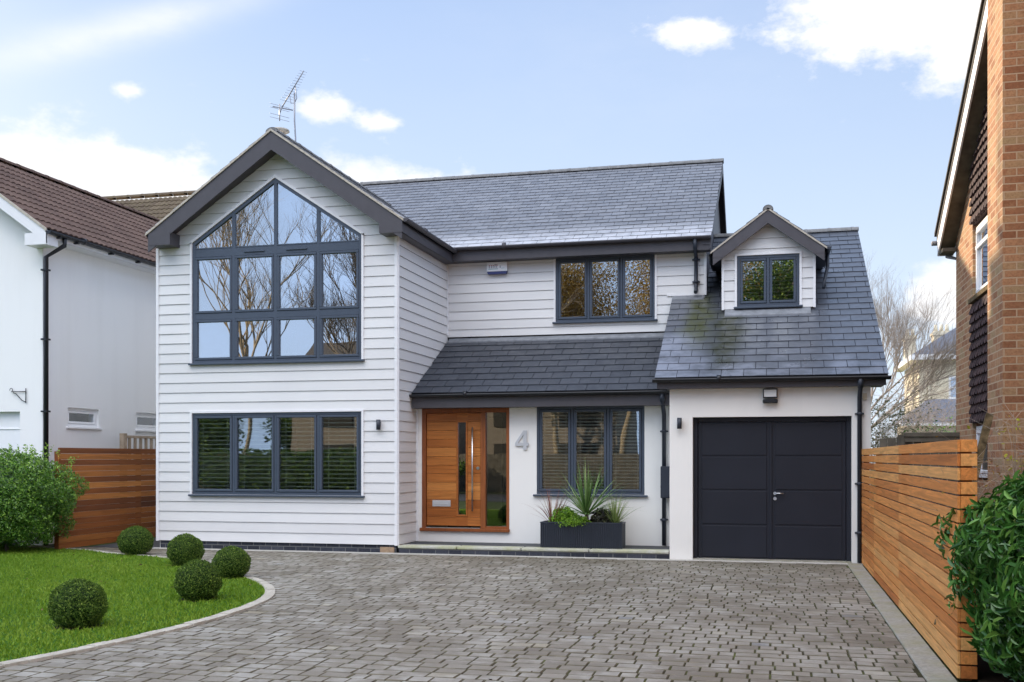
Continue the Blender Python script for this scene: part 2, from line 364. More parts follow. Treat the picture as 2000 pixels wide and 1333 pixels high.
# ------------------------------------------------------------------ mesh helpers
class MB:
    def __init__(s): s.v = []; s.f = []; s.t = []; s.m = []; s.sm = []
    def face(s, pts, tone=.5, mi=0, smooth=False):
        k = len(s.v); s.v += [tuple(p) for p in pts]; s.f.append(tuple(range(k, k+len(pts)))); s.t.append(tone); s.m.append(mi); s.sm.append(smooth); return s
    def box(s, x0, x1, y0, y1, z0, z1, tone=.5, mi=0, bev=0):
        if x0 > x1: x0, x1 = x1, x0
        if y0 > y1: y0, y1 = y1, y0
        if z0 > z1: z0, z1 = z1, z0
        b = min(bev, (x1-x0)*.45, (y1-y0)*.45, (z1-z0)*.45)
        if b <= 0:
            k = len(s.v)
            s.v += [(x, y, z) for x in (x0, x1) for y in (y0, y1) for z in (z0, z1)]
            F = [(0, 1, 3, 2), (4, 6, 7, 5), (0, 4, 5, 1), (2, 3, 7, 6), (0, 2, 6, 4), (1, 5, 7, 3)]
        else:
            # bevelled box: 24 verts
            k = len(s.v); idx = {}
            X = (x0, x1); Y = (y0, y1); Z = (z0, z1)
            for i in (0, 1):
                for j in (0, 1):
                    for l in (0, 1):
                        for a in range(3):
                            p = [X[i], Y[j], Z[l]]; sg = (1 if i == 0 else -1, 1 if j == 0 else -1, 1 if l == 0 else -1)
                            for q in range(3):
                                if q != a: p[q] += sg[q]*b
                            idx[(i, j, l, a)] = len(idx); s.v.append(tuple(p))
            F = []
            for a in range(3):
                o = [q for q in range(3) if q != a]
                for e in (0, 1):
                    c = []
                    for (u, v) in ((0, 0), (1, 0), (1, 1), (0, 1)):
                        key = [0, 0, 0]; key[a] = e; key[o[0]] = u; key[o[1]] = v; c.append(idx[(*key, a)])
                    F.append(tuple(c))
            for a in range(3):            # edges along axis a
                o = [q for q in range(3) if q != a]
                for u in (0, 1):
                    for v in (0, 1):
                        k0 = [0, 0, 0]; k0[o[0]] = u; k0[o[1]] = v; k1 = list(k0); k1[a] = 1
                        F.append((idx[(*k0, o[0])], idx[(*k1, o[0])], idx[(*k1, o[1])], idx[(*k0, o[1])]))
            for i in (0, 1):
                for j in (0, 1):
                    for l in (0, 1): F.append(tuple(idx[(i, j, l, a)] for a in range(3)))
        for f in F:
            s.f.append(tuple(k+q for q in f)); s.t.append(tone); s.m.append(mi); s.sm.append(False)
        return s
    def extrude(s, poly, vec, tone=.5, mi=0, smooth=False):
        k = len(s.v); n = len(poly); s.v += [tuple(p) for p in poly]; s.v += [tuple(p[i]+vec[i] for i in range(3)) for p in poly]
        F = [tuple(range(k, k+n)), tuple(range(k+2*n-1, k+n-1, -1))]+[(k+i, k+(i+1) % n, k+n+(i+1) % n, k+n+i) for i in range(n)]
        for j, f in enumerate(F): s.f.append(f); s.t.append(tone); s.m.append(mi); s.sm.append(smooth and j > 1)
        return s
    def tube(s, pts, radii, n=6, tone=.5, mi=0, cap=True):
        pts = [Vector(p) for p in pts]
        if isinstance(radii, (int, float)): radii = [radii]*len(pts)
        k = len(s.v); up = None
        for i, p in enumerate(pts):
            d = (pts[min(i+1, len(pts)-1)]-pts[max(i-1, 0)])
            d = d.normalized() if d.length > 1e-9 else Vector((0, 0, 1))
            if up is None: up = Vector((0, 0, 1)) if abs(d.z) < .9 else Vector((1, 0, 0))
            a = d.cross(up)
            if a.length < 1e-6: a = d.cross(Vector((0, 1, 0)))
            a.normalize(); b = a.cross(d); up = b
            for j in range(n):
                t = 2*math.pi*j/n; s.v.append(tuple(p+(a*math.cos(t)+b*math.sin(t))*radii[i]))
        for i in range(len(pts)-1):
            for j in range(n):
                j2 = (j+1) % n
                s.f.append((k+i*n+j, k+i*n+j2, k+(i+1)*n+j2, k+(i+1)*n+j)); s.t.append(tone); s.m.append(mi); s.sm.append(n > 4)
        if cap:
            e = k+(len(pts)-1)*n
            for f in (tuple(range(k+n-1, k-1, -1)), tuple(range(e, e+n))): s.f.append(f); s.t.append(tone); s.m.append(mi); s.sm.append(False)
        return s
    def gutter(s, p0, p1, r=.055, mi=0):
        """half round gutter between two points (open side up)"""
        p0 = Vector(p0); p1 = Vector(p1); d = (p1-p0); a = Vector((0, 0, 1)).cross(d).normalized()
        pr = []
        for i in range(9):
            t = math.pi*i/8; pr.append((math.cos(t)*r, -math.sin(t)*r))
        for i in range(8, -1, -1):
            t = math.pi*i/8; pr.append((math.cos(t)*r*.86, -math.sin(t)*r*.86+.001))
        poly = [p0+a*q[0]+Vector((0, 0, q[1])) for q in pr]
        k = len(s.v); n = len(poly); s.v += [tuple(p) for p in poly]; s.v += [tuple(p+d) for p in poly]
        for i in range(n):
            s.f.append((k+i, k+(i+1) % n, k+n+(i+1) % n, k+n+i)); s.t.append(.5); s.m.append(mi); s.sm.append(i < 8)
        # end caps and joint collars
        for e in (p0, p1):
            hf = [e+a*math.cos(math.pi*i/8)*r+Vector((0, 0, -math.sin(math.pi*i/8)*r)) for i in range(9)]; s.face(hf)
        L = d.length; u = d/L; q = 1.0
        while q < L-.3:
            c = p0+u*q; s.tube([c-u*.03+Vector((0, 0, -.004)), c+u*.03+Vector((0, 0, -.004))], r*1.02, 12); q += 1.9
            break
        return s
    def build(s, name, mats, parent=None, root=(0, 0, 0)):
        if not isinstance(mats, (list, tuple)): mats = [mats]
        me = bpy.data.meshes.new(name)
        if parent is not None:
            r = parent
            while r.parent is not None: r = r.parent
            root = r.location
        vs = [(a-root[0], b-root[1], c-root[2]) for a, b, c in s.v]
        me.from_pydata(vs, [], s.f)
        for m in mats: me.materials.append(MATS[m])
        me.polygons.foreach_set('material_index', s.m); me.polygons.foreach_set('use_smooth', s.sm)
        at = me.attributes.new('tone', 'FLOAT', 'FACE'); at.data.foreach_set('value', s.t)
        me.update()
        o = bpy.data.objects.new(name, me); col.objects.link(o)
        if parent is not None: o.parent = parent
        else: o.location = root
        return o
def tag(o, label=None, cat=None, group=None, kind=None):
    if label: o['label'] = label
    if cat: o['category'] = cat
    if group: o['group'] = group
    if kind: o['kind'] = kind
    return o
def thing(name, label, cat, loc=(0, 0, 0), group=None):
    o = bpy.data.objects.new(name, None); col.objects.link(o); o.location = loc; o.empty_display_size = .3
    return tag(o, label, cat, group)
def np_mesh(name, V, nper, tone, mat, parent=None, root=(0, 0, 0), smooth=False):
    """V: (k, nper, 3) separate polygons"""
    k = V.shape[0]
    if parent is not None:
        r = parent
        while r.parent is not None: r = r.parent
        root = r.location
    V = V-np.array(root)
    me = bpy.data.meshes.new(name); me.vertices.add(k*nper); me.loops.add(k*nper); me.polygons.add(k)
    me.vertices.foreach_set('co', V.reshape(-1).astype(np.float32)); me.loops.foreach_set('vertex_index', np.arange(k*nper, dtype=np.int32))
    me.polygons.foreach_set('loop_start', np.arange(0, k*nper, nper, dtype=np.int32)); me.polygons.foreach_set('loop_total', np.full(k, nper, dtype=np.int32))
    me.materials.append(MATS[mat]); at = me.attributes.new('tone', 'FLOAT', 'FACE'); at.data.foreach_set('value', tone.astype(np.float32))
    me.update(calc_edges=True)
    o = bpy.data.objects.new(name, me); col.objects.link(o)
    if parent is not None: o.parent = parent
    else: o.location = root
    return o
def leaves(P, Nn, size, aspect=.5, jit=.6, fold=.25, droop=0.):
    """pointed folded leaves as two triangles-ish quads: returns (2k,4,3)"""
    k = len(P)
    n = Nn+rng.normal(0, jit, (k, 3)); n /= np.linalg.norm(n, axis=1)[:, None]
    t = rng.normal(0, 1, (k, 3)); t[:, 2] += .5-droop; t -= (t*n).sum(1)[:, None]*n; t /= np.linalg.norm(t, axis=1)[:, None]
    b = np.cross(n, t); s = size*rng.uniform(.6, 1.25, (k, 1))
    base = P; tip = P+t*s-n*s*.16
    q1 = P+t*s*.30+n*s*.02; q2 = P+t*s*.68-n*s*.03; up_ = n*s*fold*.30
    A = np.stack([base, q1-b*s*aspect*.44+up_, q2-b*s*aspect*.38+up_, tip], 1); B = np.stack([base, tip, q2+b*s*aspect*.38+up_, q1+b*s*aspect*.44+up_], 1)
    return np.concatenate([A, B]), k

# ------------------------------------------------------------------ ground, drive, lawn
def strct(name, mb, mats): return tag(mb.build(name, mats), kind='structure')
strct('ground', MB().face([(-300, -300, -.06), (300, -300, -.06), (300, 300, -.06), (-300, 300, -.06)]), 'ground')
strct('road', MB().face([(-120, -27, -.05), (120, -27, -.05), (120, -20, -.05), (-120, -20, -.05)]), 'asphalt')
lawn_pts = [(-13, -.5), (-11.4, -.62), (-10.2, -.83), (-9.24, -1.35), (-8.2, -1.7), (-7.0, -2.6), (-5.85, -3.62), (-5.1, -4.4), (-4.62, -5.1), (-4.33, -5.8), (-4.2, -6.55), (-4.16, -7.3), (-4.2, -8.1), (-4.32, -8.94), (-4.49, -9.7), (-4.9, -11), (-5.4, -12.5)]
def smooth(pts, n=5):
    out = []
    for i in range(len(pts)-1):
        p0 = pts[max(i-1, 0)]; p1 = pts[i]; p2 = pts[i+1]; p3 = pts[min(i+2, len(pts)-1)]
        for j in range(n):
            t = j/n
            out.append(tuple(.5*((2*p1[a])+(-p0[a]+p2[a])*t+(2*p0[a]-5*p1[a]+4*p2[a]-p3[a])*t*t+(-p0[a]+3*p1[a]-3*p2[a]+p3[a])*t**3) for a in (0, 1)))
    return out+[pts[-1]]
edge = smooth(lawn_pts)
lawn_poly = np.array(edge+[(-19, -12.5), (-19, -.5)])
def inside(px, py, poly=lawn_poly):
    c = np.zeros(np.shape(px), bool); n = len(poly); j = n-1
    for i in range(n):
        xi, yi = poly[i]; xj, yj = poly[j]
        q = ((yi > py) != (yj > py)) & (px < (xj-xi)*(py-yi)/((yj-yi) if yj != yi else 1e-9)+xi); c ^= q; j = i
    return c
lm = MB(); lm.face([(x, y, .012) for x, y in lawn_poly]); strct('lawn', lm, 'lawn_turf')
# kerb blocks along the lawn edge
kb = MB(); pts = [Vector((x, y, 0)) for x, y in edge]; acc = 0; seg = []
dense = []
for i in range(len(pts)-1):
    L = (pts[i+1]-pts[i]).length; m = max(1, int(L/.02))
    for j in range(m): dense.append(pts[i].lerp(pts[i+1], j/m))
step = 10
for i in range(0, len(dense)-step-1, step):
    a, b = dense[i], dense[i+step]; d = (b-a).normalized(); nrm = Vector((-d.y, d.x, 0)); a2 = a+d*.006; b2 = b-d*.004
    if a.x < -11: continue
    h = .022+random.uniform(-.004, .004)
    kb.extrude([(a2-nrm*.005), (a2+nrm*.115), (b2+nrm*.115), (b2-nrm*.005)], (0, 0, h), random.random())
strct('kerb', kb, 'kerb')
# setts
dv = MB()
dv.face([(-12, -13, -.0065), (2.50, -13, -.0065), (2.50, .02, -.0065), (-12, .02, -.0065)], .5, 1)
row = -.16; rowi = 0
while row > -13:
    h = .170; y1 = row; y0 = row-h+.011
    x = -11+random.uniform(0, .3)
    while x < 2.26:
        wd = random.choice((.13, .16, .19, .19, .22)); x1 = min(x+wd-.008, 2.27)
        cx, cy = (x+x1)/2, (y0+y1)/2
        if x1-x > .04 and not inside(cx, cy):
            z = random.uniform(-.002, .0035); t = min(1, max(0, random.gauss(.5, .17))); b = .006
            tl = [random.uniform(-.0015, .0015) for _ in range(4)]; jj = [random.uniform(-.0025, .0025) for _ in range(4)]
            T = [(x+b+jj[0], y0+b*2, z+tl[0]), (x1-b+jj[1], y0+b*2+jj[2]*.5, z+tl[1]), (x1-b+jj[1], y1-b, z+tl[2]), (x+b+jj[0], y1-b+jj[3]*.5, z+tl[3])]
            O = [(x, y0, z-.010), (x1, y0, z-.010), (x1, y1, z-.010), (x, y1, z-.010)]
            k = len(dv.v); dv.v += T+O
            for e_, f in enumerate(((0, 1, 2, 3), (4, 5, 1, 0), (5, 6, 2, 1), (6, 7, 3, 2), (7, 4, 0, 3))):
                dv.f.append(tuple(k+q for q in f)); dv.t.append(t); dv.m.append(0 if e_ == 0 else 2); dv.sm.append(False)
        x += wd
    row -= h; rowi += 1
strct('driveway', dv, ['sett', 'joint', 'sett_edge'])
ed = MB(); y = -.02
while y > -12.5:
    ed.box(2.275, 2.478, y-.895, y, -.05, .012+random.uniform(-.002, .002), random.random(), bev=.006); y -= .9
strct('path', ed, 'edging')
ms = MB(); ms.box(-9.3, -.36, -.155, -.045, -.05, .010); ms.box(-.36, 2.62, -.155, -.012, -.05, .009)
strct('concrete_strip', ms, 'mortar_strip')
strct('side_path', MB().box(-10.55, -9.25, -.1, 9, -.05, .004), 'step_slate')
strct('soil_bed', MB().box(2.62, 12, -14, 0, -.055, .01), 'soil')

# grass blades
def grass():
    k = 210000
    X = rng.uniform(-12.6, -4.15, k); 
    # more blades nearer the photographer
    Y = -.5-12.0*rng.uniform(0, 1, k)**.9
    ok = inside(X, Y)
    for bx, by in ((-5.05, -8.0), (-4.95, -6.05), (-5.66, -4.0), (-7.10, -2.72), (-8.80, -1.38)): ok &= ((X-bx)**2+(Y-by)**2 > (.19+rng.normal(0, .02, k))**2)
    X, Y = X[ok], Y[ok]; k = len(X)
    P = np.stack([X, Y, np.full(k, .01)], 1); a = rng.uniform(0, 2*np.pi, k); wd = rng.uniform(.004, .009, k)
    h = rng.uniform(.018, .042, k); lean = rng.normal(0, .016, (k, 2))
    d = np.stack([np.cos(a), np.sin(a), np.zeros(k)], 1)*wd[:, None]
    tip = P+np.stack([lean[:, 0], lean[:, 1], h], 1)
    V = np.stack([P-d, P+d, tip], 1)
    patch = .5+.45*np.sin(X*1.7+np.sin(Y*2.1))*np.cos(Y*1.3+1)
    tn = np.clip(rng.normal(.5, .2, k)*.75+patch*.3, 0, 1)
    o = np_mesh('grass', V, 3, tn, 'grass_blade'); tag(o, 'short mown bright green grass of the front lawn', 'grass', kind='stuff')
grass()

def litter():
    k = 110; X = rng.uniform(-11, 2.2, k); Y = rng.uniform(-9.5, -.3, k)
    on = inside(X, Y); keep = on | (rng.uniform(0, 1, k) < .35); X, Y, on = X[keep], Y[keep], on[keep]
    V, m_ = leaves(np.stack([X, Y, np.where(on, .040, .008)], 1), np.tile([0, 0, 1.], (len(X), 1)), .045, .6, .25); tn = rng.uniform(0, 1, m_)
    o = np_mesh('leaf_litter', V, 4, np.concatenate([tn, tn]), 'leaf_litter'); tag(o, 'small fallen brown leaves scattered over the lawn and drive', 'leaves', kind='stuff')
litter()

# ------------------------------------------------------------------ THE HOUSE
house = thing('house', 'detached house clad in pale grey boards with slate roofs, big gable window and integral garage', 'house')
XG = -4.83
def clad(mapf, z0, z1, L, Rr, openings=(), bh=.1715, parent=house, name='cladding_wall', zbase=None, gap=True):
    mb = MB(); zb = z0 if zbase is None else zbase
    brk = set()
    for o in openings: brk.update(o['z'])
    while zb < z1:
        za, zc = max(zb, z0), min(zb+bh, z1); tn = random.random()
        cuts = sorted({za, zc} | {q for q in brk if za < q < zc})
        for a, b in zip(cuts, cuts[1:]):
            if b-a < 1e-4: continue
            e = 1e-5
            def spans(z):
                s = [(L(z), Rr(z))]
                for o in openings:
                    if o['z'][0] <= zm <= o['z'][-1]:
                        l, r = o['l'](z), o['r'](z); ns = []
                        for p, q in s: ns += [(p, l), (r, q)]
                        s = ns
                return s
            zm = (a+b)/2; sa, sb = spans(a+e), spans(b-e)
            for (p, q), (p2, q2) in zip(sa, sb):
                if q-p < .002 and q2-p2 < .002: continue
                q = max(q, p); q2 = max(q2, p2)
                off = lambda z: .022-.014*(z-zb)/bh
                mb.face([mapf(p, a, off(a)), mapf(q, a, off(a)), mapf(q2, b, off(b)), mapf(p2, b, off(b))], tn)
                if abs(a-za) < 1e-6 and a > z0-1e-6:
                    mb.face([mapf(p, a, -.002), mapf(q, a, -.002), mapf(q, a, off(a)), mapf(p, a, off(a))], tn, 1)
        zb += bh
    return mb.build(name, ['clad', 'clad_shadow_line'], parent)
# --- gable wing
GX0, GAP, GZ = -9.244, -6.94, 7.08
front = lambda yy: (lambda u, z, o: (u, yy-o, z))
AX = -7.017
gL = lambda z: max(GX0, GAP-(GZ-.08-z)/.695*1.0) if z > 5.2 else GX0
gR = lambda z: min(XG, GAP+(GZ-.08-z)/.695) if z > 5.2 else XG
U0, U1 = -8.585, -5.449
sl_ = (6.338-5.30)/((U1-U0)/2)
op_up = dict(z=(3.217, 5.30, 6.338), l=lambda z: U0-.03 if z <= 5.30 else min(AX, U0-.03+(z-5.30)/sl_), r=lambda z: U1+.03 if z <= 5.30 else max(AX, U1+.03-(z-5.30)/sl_))
op_lo = dict(z=(.948, 2.35), l=lambda z: U0-.03, r=lambda z: U1+.03)
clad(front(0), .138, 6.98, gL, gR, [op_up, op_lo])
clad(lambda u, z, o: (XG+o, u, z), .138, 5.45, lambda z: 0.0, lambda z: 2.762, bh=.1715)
# --- main upper wall
MY = 2.762
def mR(z): return .017
def mL(z): return XG
op_m = dict(z=(4.095, 5.275), l=lambda z: -2.714-.03, r=lambda z: -.882+.03)
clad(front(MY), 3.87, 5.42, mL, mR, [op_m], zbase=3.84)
# rear and side shells
sh = MB()
sh.box(GX0, GX0+.2, .03, 9.9, 0, 5.5)                       # wing left
sh.box(GX0, XG, 9.9, 10.1, 0, 6.9); sh.box(XG-.2, XG-.03, .03, 2.76, 0, 5.45)
sh.box(XG-.2, 2.6, 10.9, 11.1, 0, 5.6)
sh.box(-.18, -.0, 2.80, 10.9, 0, 5.5); sh.box(2.42, 2.617, .3, 10.9, 0, 2.62)
sh.box(-9.2, 2.4, .15, 11, -.03, .03)
sh.extrude([(0.0, 2.80, 5.3), (0.0, 10.9, 5.3), (0.0, 6.85, 7.72)], (-.15, 0, 0))
sh.extrude([(2.60, .1, 2.6), (2.60, 11.0, 2.6), (2.60, 5.73, 5.9)], (-.15, 0, 0))
sh.box(-.345, -.15, .15, 2.9, 0, 2.7); sh.box(-.6, -.40, 1.1, 2.76, 2.6, 3.3)
sh.build('rear_wall', 'render', house)
inner = MB()   # floors and ceilings inside
inner.box(-9.04, XG-.2, .2, 9.9, 2.62, 2.9); inner.box(-9.0, XG-.2, 5.0, 5.1, 0, 5.4); inner.box(XG, -.2, 2.9, 10.9, 2.62, 2.9); inner.box(XG, -.2, 7.0, 7.1, 0, 5.4)
inner.build('interior_floor', 'room_wall', house)
for x, y, z0, z1 in ((GX0-.02, -.03, .125, 5.24), (XG-.012, -.03, .125, 5.24)): MB().box(x-.025, x+.03, y, y+.05, z0, z1, bev=.004).build('corner_trim', 'white_trim', house)
def trim(*a): MB().box(*a).build('corner_trim', 'white_trim', house)
trim(XG+.012, XG+.035, -.012, .03, .125, 5.24); trim(XG+.0, XG+.034, MY-.05, MY-.01, 3.9, 5.24); trim(XG+.0, XG+.045, .93, .958, .13, 2.52)
trim(.0, .045, MY-.035, MY+.03, 4.50, 5.27); trim(-.66, .03, MY-.032, MY-.024, 4.50, 4.53)
MB().box(GX0+.02, XG-.02, .012, .15, -.02, .138).build('plinth', 'blue_brick', house)
MB().box(XG-.30, XG-.05, -.002, .1, .0, .10, bev=.008).build('plinth_block', 'tan_block', house)
# --- porch wall (rendered) with door and window openings
def wall_open(mb, x0, x1, z0, z1, ops, y, th=.25):
    xs = sorted({x0, x1, *[q for o in ops for q in o[:2]]})
    for a, b in zip(xs, xs[1:]):
        m = (a+b)/2; zz = [(z0, z1)]
        for (p, q, r, s) in ops:
            if p < m < q:
                nz = []
                for (c, d) in zz:
                    if r > c: nz.append((c, min(r, d)))
                    if s < d: nz.append((max(s, c), d))
                zz = nz
        for c, d in zz:
            if d-c > 1e-4: mb.box(a, b, y, y+th, c, d)
PY = .958
DX0, DX1, DZ0, DZ1 = -4.72, -3.157, .319, 2.43
WX0, WX1, WZ0, WZ1 = -2.679, -.856, .963, 2.44
pw = MB(); wall_open(pw, XG+.02, -.34, .0, 2.62, [(DX0, DX1, DZ0, DZ1), (WX0, WX1, WZ0, WZ1)], PY); pw.build('rendered_wall', 'render', house)
# --- garage wall
gw = MB(); wall_open(gw, -.353, 2.617, .0, 2.70, [(0, 2.348, -.01, 2.205)], 0.0, .3); gw.build('garage_wall', 'render', house)
# step
st = MB(); xs = [XG+.09, -3.98, -2.92, -1.76, -1.05, -.36]
xs = [-4.80, -3.86, -2.92, -1.87, -.355-.42, -.355]
xs = [-4.79, -3.80, -2.72, -1.62, -.355]
for a, b in zip([-4.82]+xs[1:-1], xs[1:]): st.box(a+.008, b-.008, -.022, .28, .085, .13, random.random(), bev=.010)
st.build('step_edge', 'step_stone', house)
MB().box(XG+.03, -.36, .285, .95, .06, .128).build('step_top', 'step_slate', house)
MB().box(-4.80, -.36, .0, .28, -.02, .086).build('step_riser', 'blue_brick', house)

# --- slate roofs
def slates(mb, O, U, V, nrm, ulen, vlen, sw, gauge, ufun=None, seed=1):
    r = random.Random(seed); O, U, V, nrm = map(Vector, (O, U, V, nrm)); U.normalize(); V.normalize(); nrm.normalize()
    nrow = int(math.ceil(vlen/gauge))
    for i in range(nrow):
        v0 = i*gauge; v1 = min(v0+gauge+.012, vlen); u = -sw*(.5 if i % 2 else 0)+r.uniform(-.01, .01)
        lo, hi = (0, ulen) if ufun is None else ufun(v0+gauge/2)
        while u < hi:
            a, b = max(u+.004, lo), min(u+sw-.004, hi)
            if b-a > .015:
                t = min(1, max(0, r.gauss(.5, .25))); j = r.uniform(-.004, .004); h0 = .015+r.uniform(0, .004); h1 = .004
                p = lambda uu, vv, hh: O+U*uu+V*vv+nrm*hh
                k = len(mb.v)
                mb.v += [tuple(q) for q in (p(a, v0+j, h0), p(b, v0+j+r.uniform(-.002, .002), h0), p(b, v1, h1), p(a, v1, h1), p(a, v0+j, h0-.010), p(b, v0+j, h0-.010), p(b, v1, h1-.01), p(a, v1, h1-.01))]
                for f in ((0, 1, 2, 3), (4, 5, 1, 0), (5, 6, 2, 1), (7, 4, 0, 3)):
                    mb.f.append(tuple(k+q for q in f)); mb.t.append(t); mb.m.append(0); mb.sm.append(False)
            u += sw
def deck(mb, a, b, c, d, th=.07):
    """slab whose top is the quad a,b,c,d"""
    mb.extrude([tuple(Vector(q)-Vector((0, 0, th))) for q in (a, b, c, d)], (0, 0, th-.006), mi=1)
# main roof
EZ, EY, RZ, RY = 5.50, 2.49, 7.986, 6.814
Vm = Vector((0, RY-EY, RZ-EZ)); nm = Vector((0, -(RZ-EZ), RY-EY))
m = MB(); slates(m, (-8.6, EY, EZ), (1, 0, 0), Vm, nm, 8.745, Vm.length, .265, .215, seed=3)
deck(m, (-8.6, EY, EZ), (.14, EY, EZ), (.14, RY, RZ), (-8.6, RY, RZ)); deck(m, (-8.6, RY, RZ), (.14, RY, RZ), (.14, 11.3, EZ-.1), (-8.6, 11.3, EZ-.1))
m.build('main_roof', ['slate_main', 'under_slate'], house)
def ridge(p0, p1, r=.11, seg=.45, name='ridge_tiles', parent=house, mat='ridge_tile', hh=.085):
    mb = MB(); p0 = Vector(p0); p1 = Vector(p1); d = (p1-p0); L = d.length; d.normalize(); a = d.cross(Vector((0, 0, 1))).normalized(); q = 0
    while q < L-.02:
        e = min(q+seg, L); prev = None; sc = 1+random.uniform(-.03, .03)
        for (s_, k_) in ((q, 1.06), (q+.05, 1.06), (q+.051, 1.0), (e-.004, 1.0)):
            ringp = [p0+d*s_+a*math.cos(math.pi*i/8)*r*k_*sc+Vector((0, 0, math.sin(math.pi*i/8)*hh*k_*sc)) for i in range(9)]
            if prev:
                tn = .5
                for i in range(8): mb.face([prev[i], prev[i+1], ringp[i+1], ringp[i]], tn)
            prev = ringp
        mb.face([p0+d*q+a*math.cos(math.pi*i/8)*r*sc+Vector((0, 0, math.sin(math.pi*i/8)*hh*sc)) for i in range(9)])
        mb.face([p0+d*e+a*math.cos(math.pi*i/8)*r*sc+Vector((0, 0, math.sin(math.pi*i/8)*hh*sc)) for i in range(9)])
        q = e
    return mb.build(name, mat, parent)
ridge((-8.2, RY, RZ-.02), (.16, RY, RZ-.02))
# wing roof
m = MB(); 
for sgn, xe in ((1, -4.60), (-1, -9.285)):
    ez = GZ-.695*abs(xe-GAP); V = Vector((GAP-xe, 0, GZ-ez)); nn = Vector((sgn*(GZ-ez), 0, abs(GAP-xe)))
    slates(m, (xe, -.33, ez), (0, 1, 0), V, nn, 10.6, V.length, .265, .215, seed=5+sgn)
    deck(m, (xe, -.32, ez), (xe, 10.3, ez), (GAP, 10.3, GZ), (GAP, -.32, GZ))
m.build('gable_roof', ['slate_main', 'under_slate'], house)
ridge((GAP, -.30, GZ-.045), (GAP, 10.2, GZ-.045), hh=.075)
def barge(mb, xa, za, xe0, xe1, slope, y, depth, th=.03):
    """gable barge boards: inverted V prism"""
    for xe in (xe0, xe1):
        ze = za-slope*abs(xe-xa)
        mb.extrude([(xa, y, za), (xe, y, ze), (xe, y, ze-depth), (xa, y, za-depth)], (0, th, 0))
b = MB(); barge(b, GAP, GZ-.045, -9.255, -4.635, .695, -.325, .305)
for x0, x1 in ((-9.235, -8.83), (-5.02, -4.622)): b.box(x0, x1, -.331, .0, 5.235, 5.452)
b.build('bargeboard', 'fascia_grey', house)
v = MB()
for xe in (-9.30, -4.60):
    ze = GZ-.695*abs(xe-GAP); v.extrude([(GAP, -.345, GZ-.002), (xe, -.345, ze-.002), (xe, -.345, ze-.04), (GAP, -.345, GZ-.04)], (0, .04, 0))
v.build('verge', 'verge_cement', house)
so_ = MB()
so_.extrude([(GAP, -.29, GZ-.25), (-9.2, -.29, 5.50-.20), (-9.2, -.29, 5.28), (GAP, -.29, GZ-.30)], (0, .3, 0)); so_.extrude([(GAP, -.29, GZ-.25), (-4.66, -.29, 5.30), (-4.66, -.29, 5.28), (GAP, -.29, GZ-.30)], (0, .3, 0))
so_.box(-4.83, -4.64, .0, 2.6, 5.235, 5.25); so_.box(-4.84, .13, 2.49, 2.76, 5.262, 5.275)
so_.box(-9.24, -9.23, 0, .1, 5.2, 5.21)
so_.build('soffit', 'fascia_grey', house)
f = MB(); f.box(-4.655, -4.63, -.30, 2.50, 5.235, 5.43); f.box(-4.655, .13, 2.475, 2.50, 5.26, 5.47); f.build('fascia', 'fascia_grey', house)
gt = MB(); gt.gutter((-4.575, -.33, 5.455), (-4.575, 2.46, 5.455)); gt.gutter((-4.62, 2.415, 5.50), (.14, 2.415, 5.495)); gt.build('gutter', 'fascia_grey', house)
# right verge of the main roof (dark underside and barge)
b = MB()
for (ya, za, yb, zb) in ((EY-.03, EZ-.02, RY, RZ-.02), (11.25, EZ-.1, RY, RZ-.02)):
    b.extrude([(.115, ya, za), (.115, yb, zb), (.115, yb, zb-.22), (.115, ya, za-.20)], (.03, 0, 0))
    b.extrude([(.0, ya, za-.10), (.0, yb, zb-.12), (.0, yb, zb-.15), (.0, ya, za-.13)], (.115, 0, 0))
b.build('bargeboard', 'fascia_grey', house)
MB().extrude([(.004, 2.80, 4.4), (.004, 10.8, 4.4), (.004, 10.8, 5.5), (.004, 6.81, 7.8), (.004, 2.80, 5.45)], (.012, 0, 0)).build('gable_end_wall', 'fascia_grey', house)
dp = MB()
def pipe(mb, pts, r=.034): mb.tube(pts, r, 12)
pipe(dp, [(-.138, 2.42, 5.45), (-.138, 2.44, 5.30), (-.138, 2.69, 5.18), (-.138, 2.69, 4.60), (-.138, 2.58, 4.53)])
for z in (5.12, 4.72): dp.box(-.205, -.07, 2.70, 2.745, z, z+.028); dp.tube([(-.138, 2.69, z-.01), (-.138, 2.69, z+.04)], .042, 12)
dp.build('downpipe', 'anthracite', house)

# porch roof
PE, PZ, PT, PTZ = .63, 2.675, 2.745, 3.80
V = Vector((0, PT-PE, PTZ-PZ)); nn = Vector((0, -(PTZ-PZ), PT-PE))
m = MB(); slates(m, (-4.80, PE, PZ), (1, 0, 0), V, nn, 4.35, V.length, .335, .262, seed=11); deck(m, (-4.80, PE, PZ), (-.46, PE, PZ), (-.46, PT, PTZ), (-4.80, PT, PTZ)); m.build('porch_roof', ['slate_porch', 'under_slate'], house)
fl = MB(); fl.extrude([(-4.78, PT-.13, PTZ-.035), (-4.78, PT+.01, PTZ+.045), (-4.78, PT+.01, PTZ+.02), (-4.78, PT-.13, PTZ-.06)], (4.15, 0, 0)); fl.box(.36, 1.86, 1.83, 2.0, 4.03, 4.04) if False else None
fl.build('flashing', 'flash_lead', house)
f = MB(); f.box(-4.80, -.40, .66, .685, 2.43, 2.655); f.box(-4.80, -.36, .685, .957, 2.43, 2.445); f.build('fascia', 'fascia_grey', house)
gt = MB(); gt.gutter((-4.835, .605, 2.655), (-.40, .605, 2.66)); gt.build('gutter', 'gutter_black', house)
dp = MB(); pipe(dp, [(-.53, .61, 2.62), (-.53, .63, 2.50), (-.53, .90, 2.28), (-.53, .90, .14)])
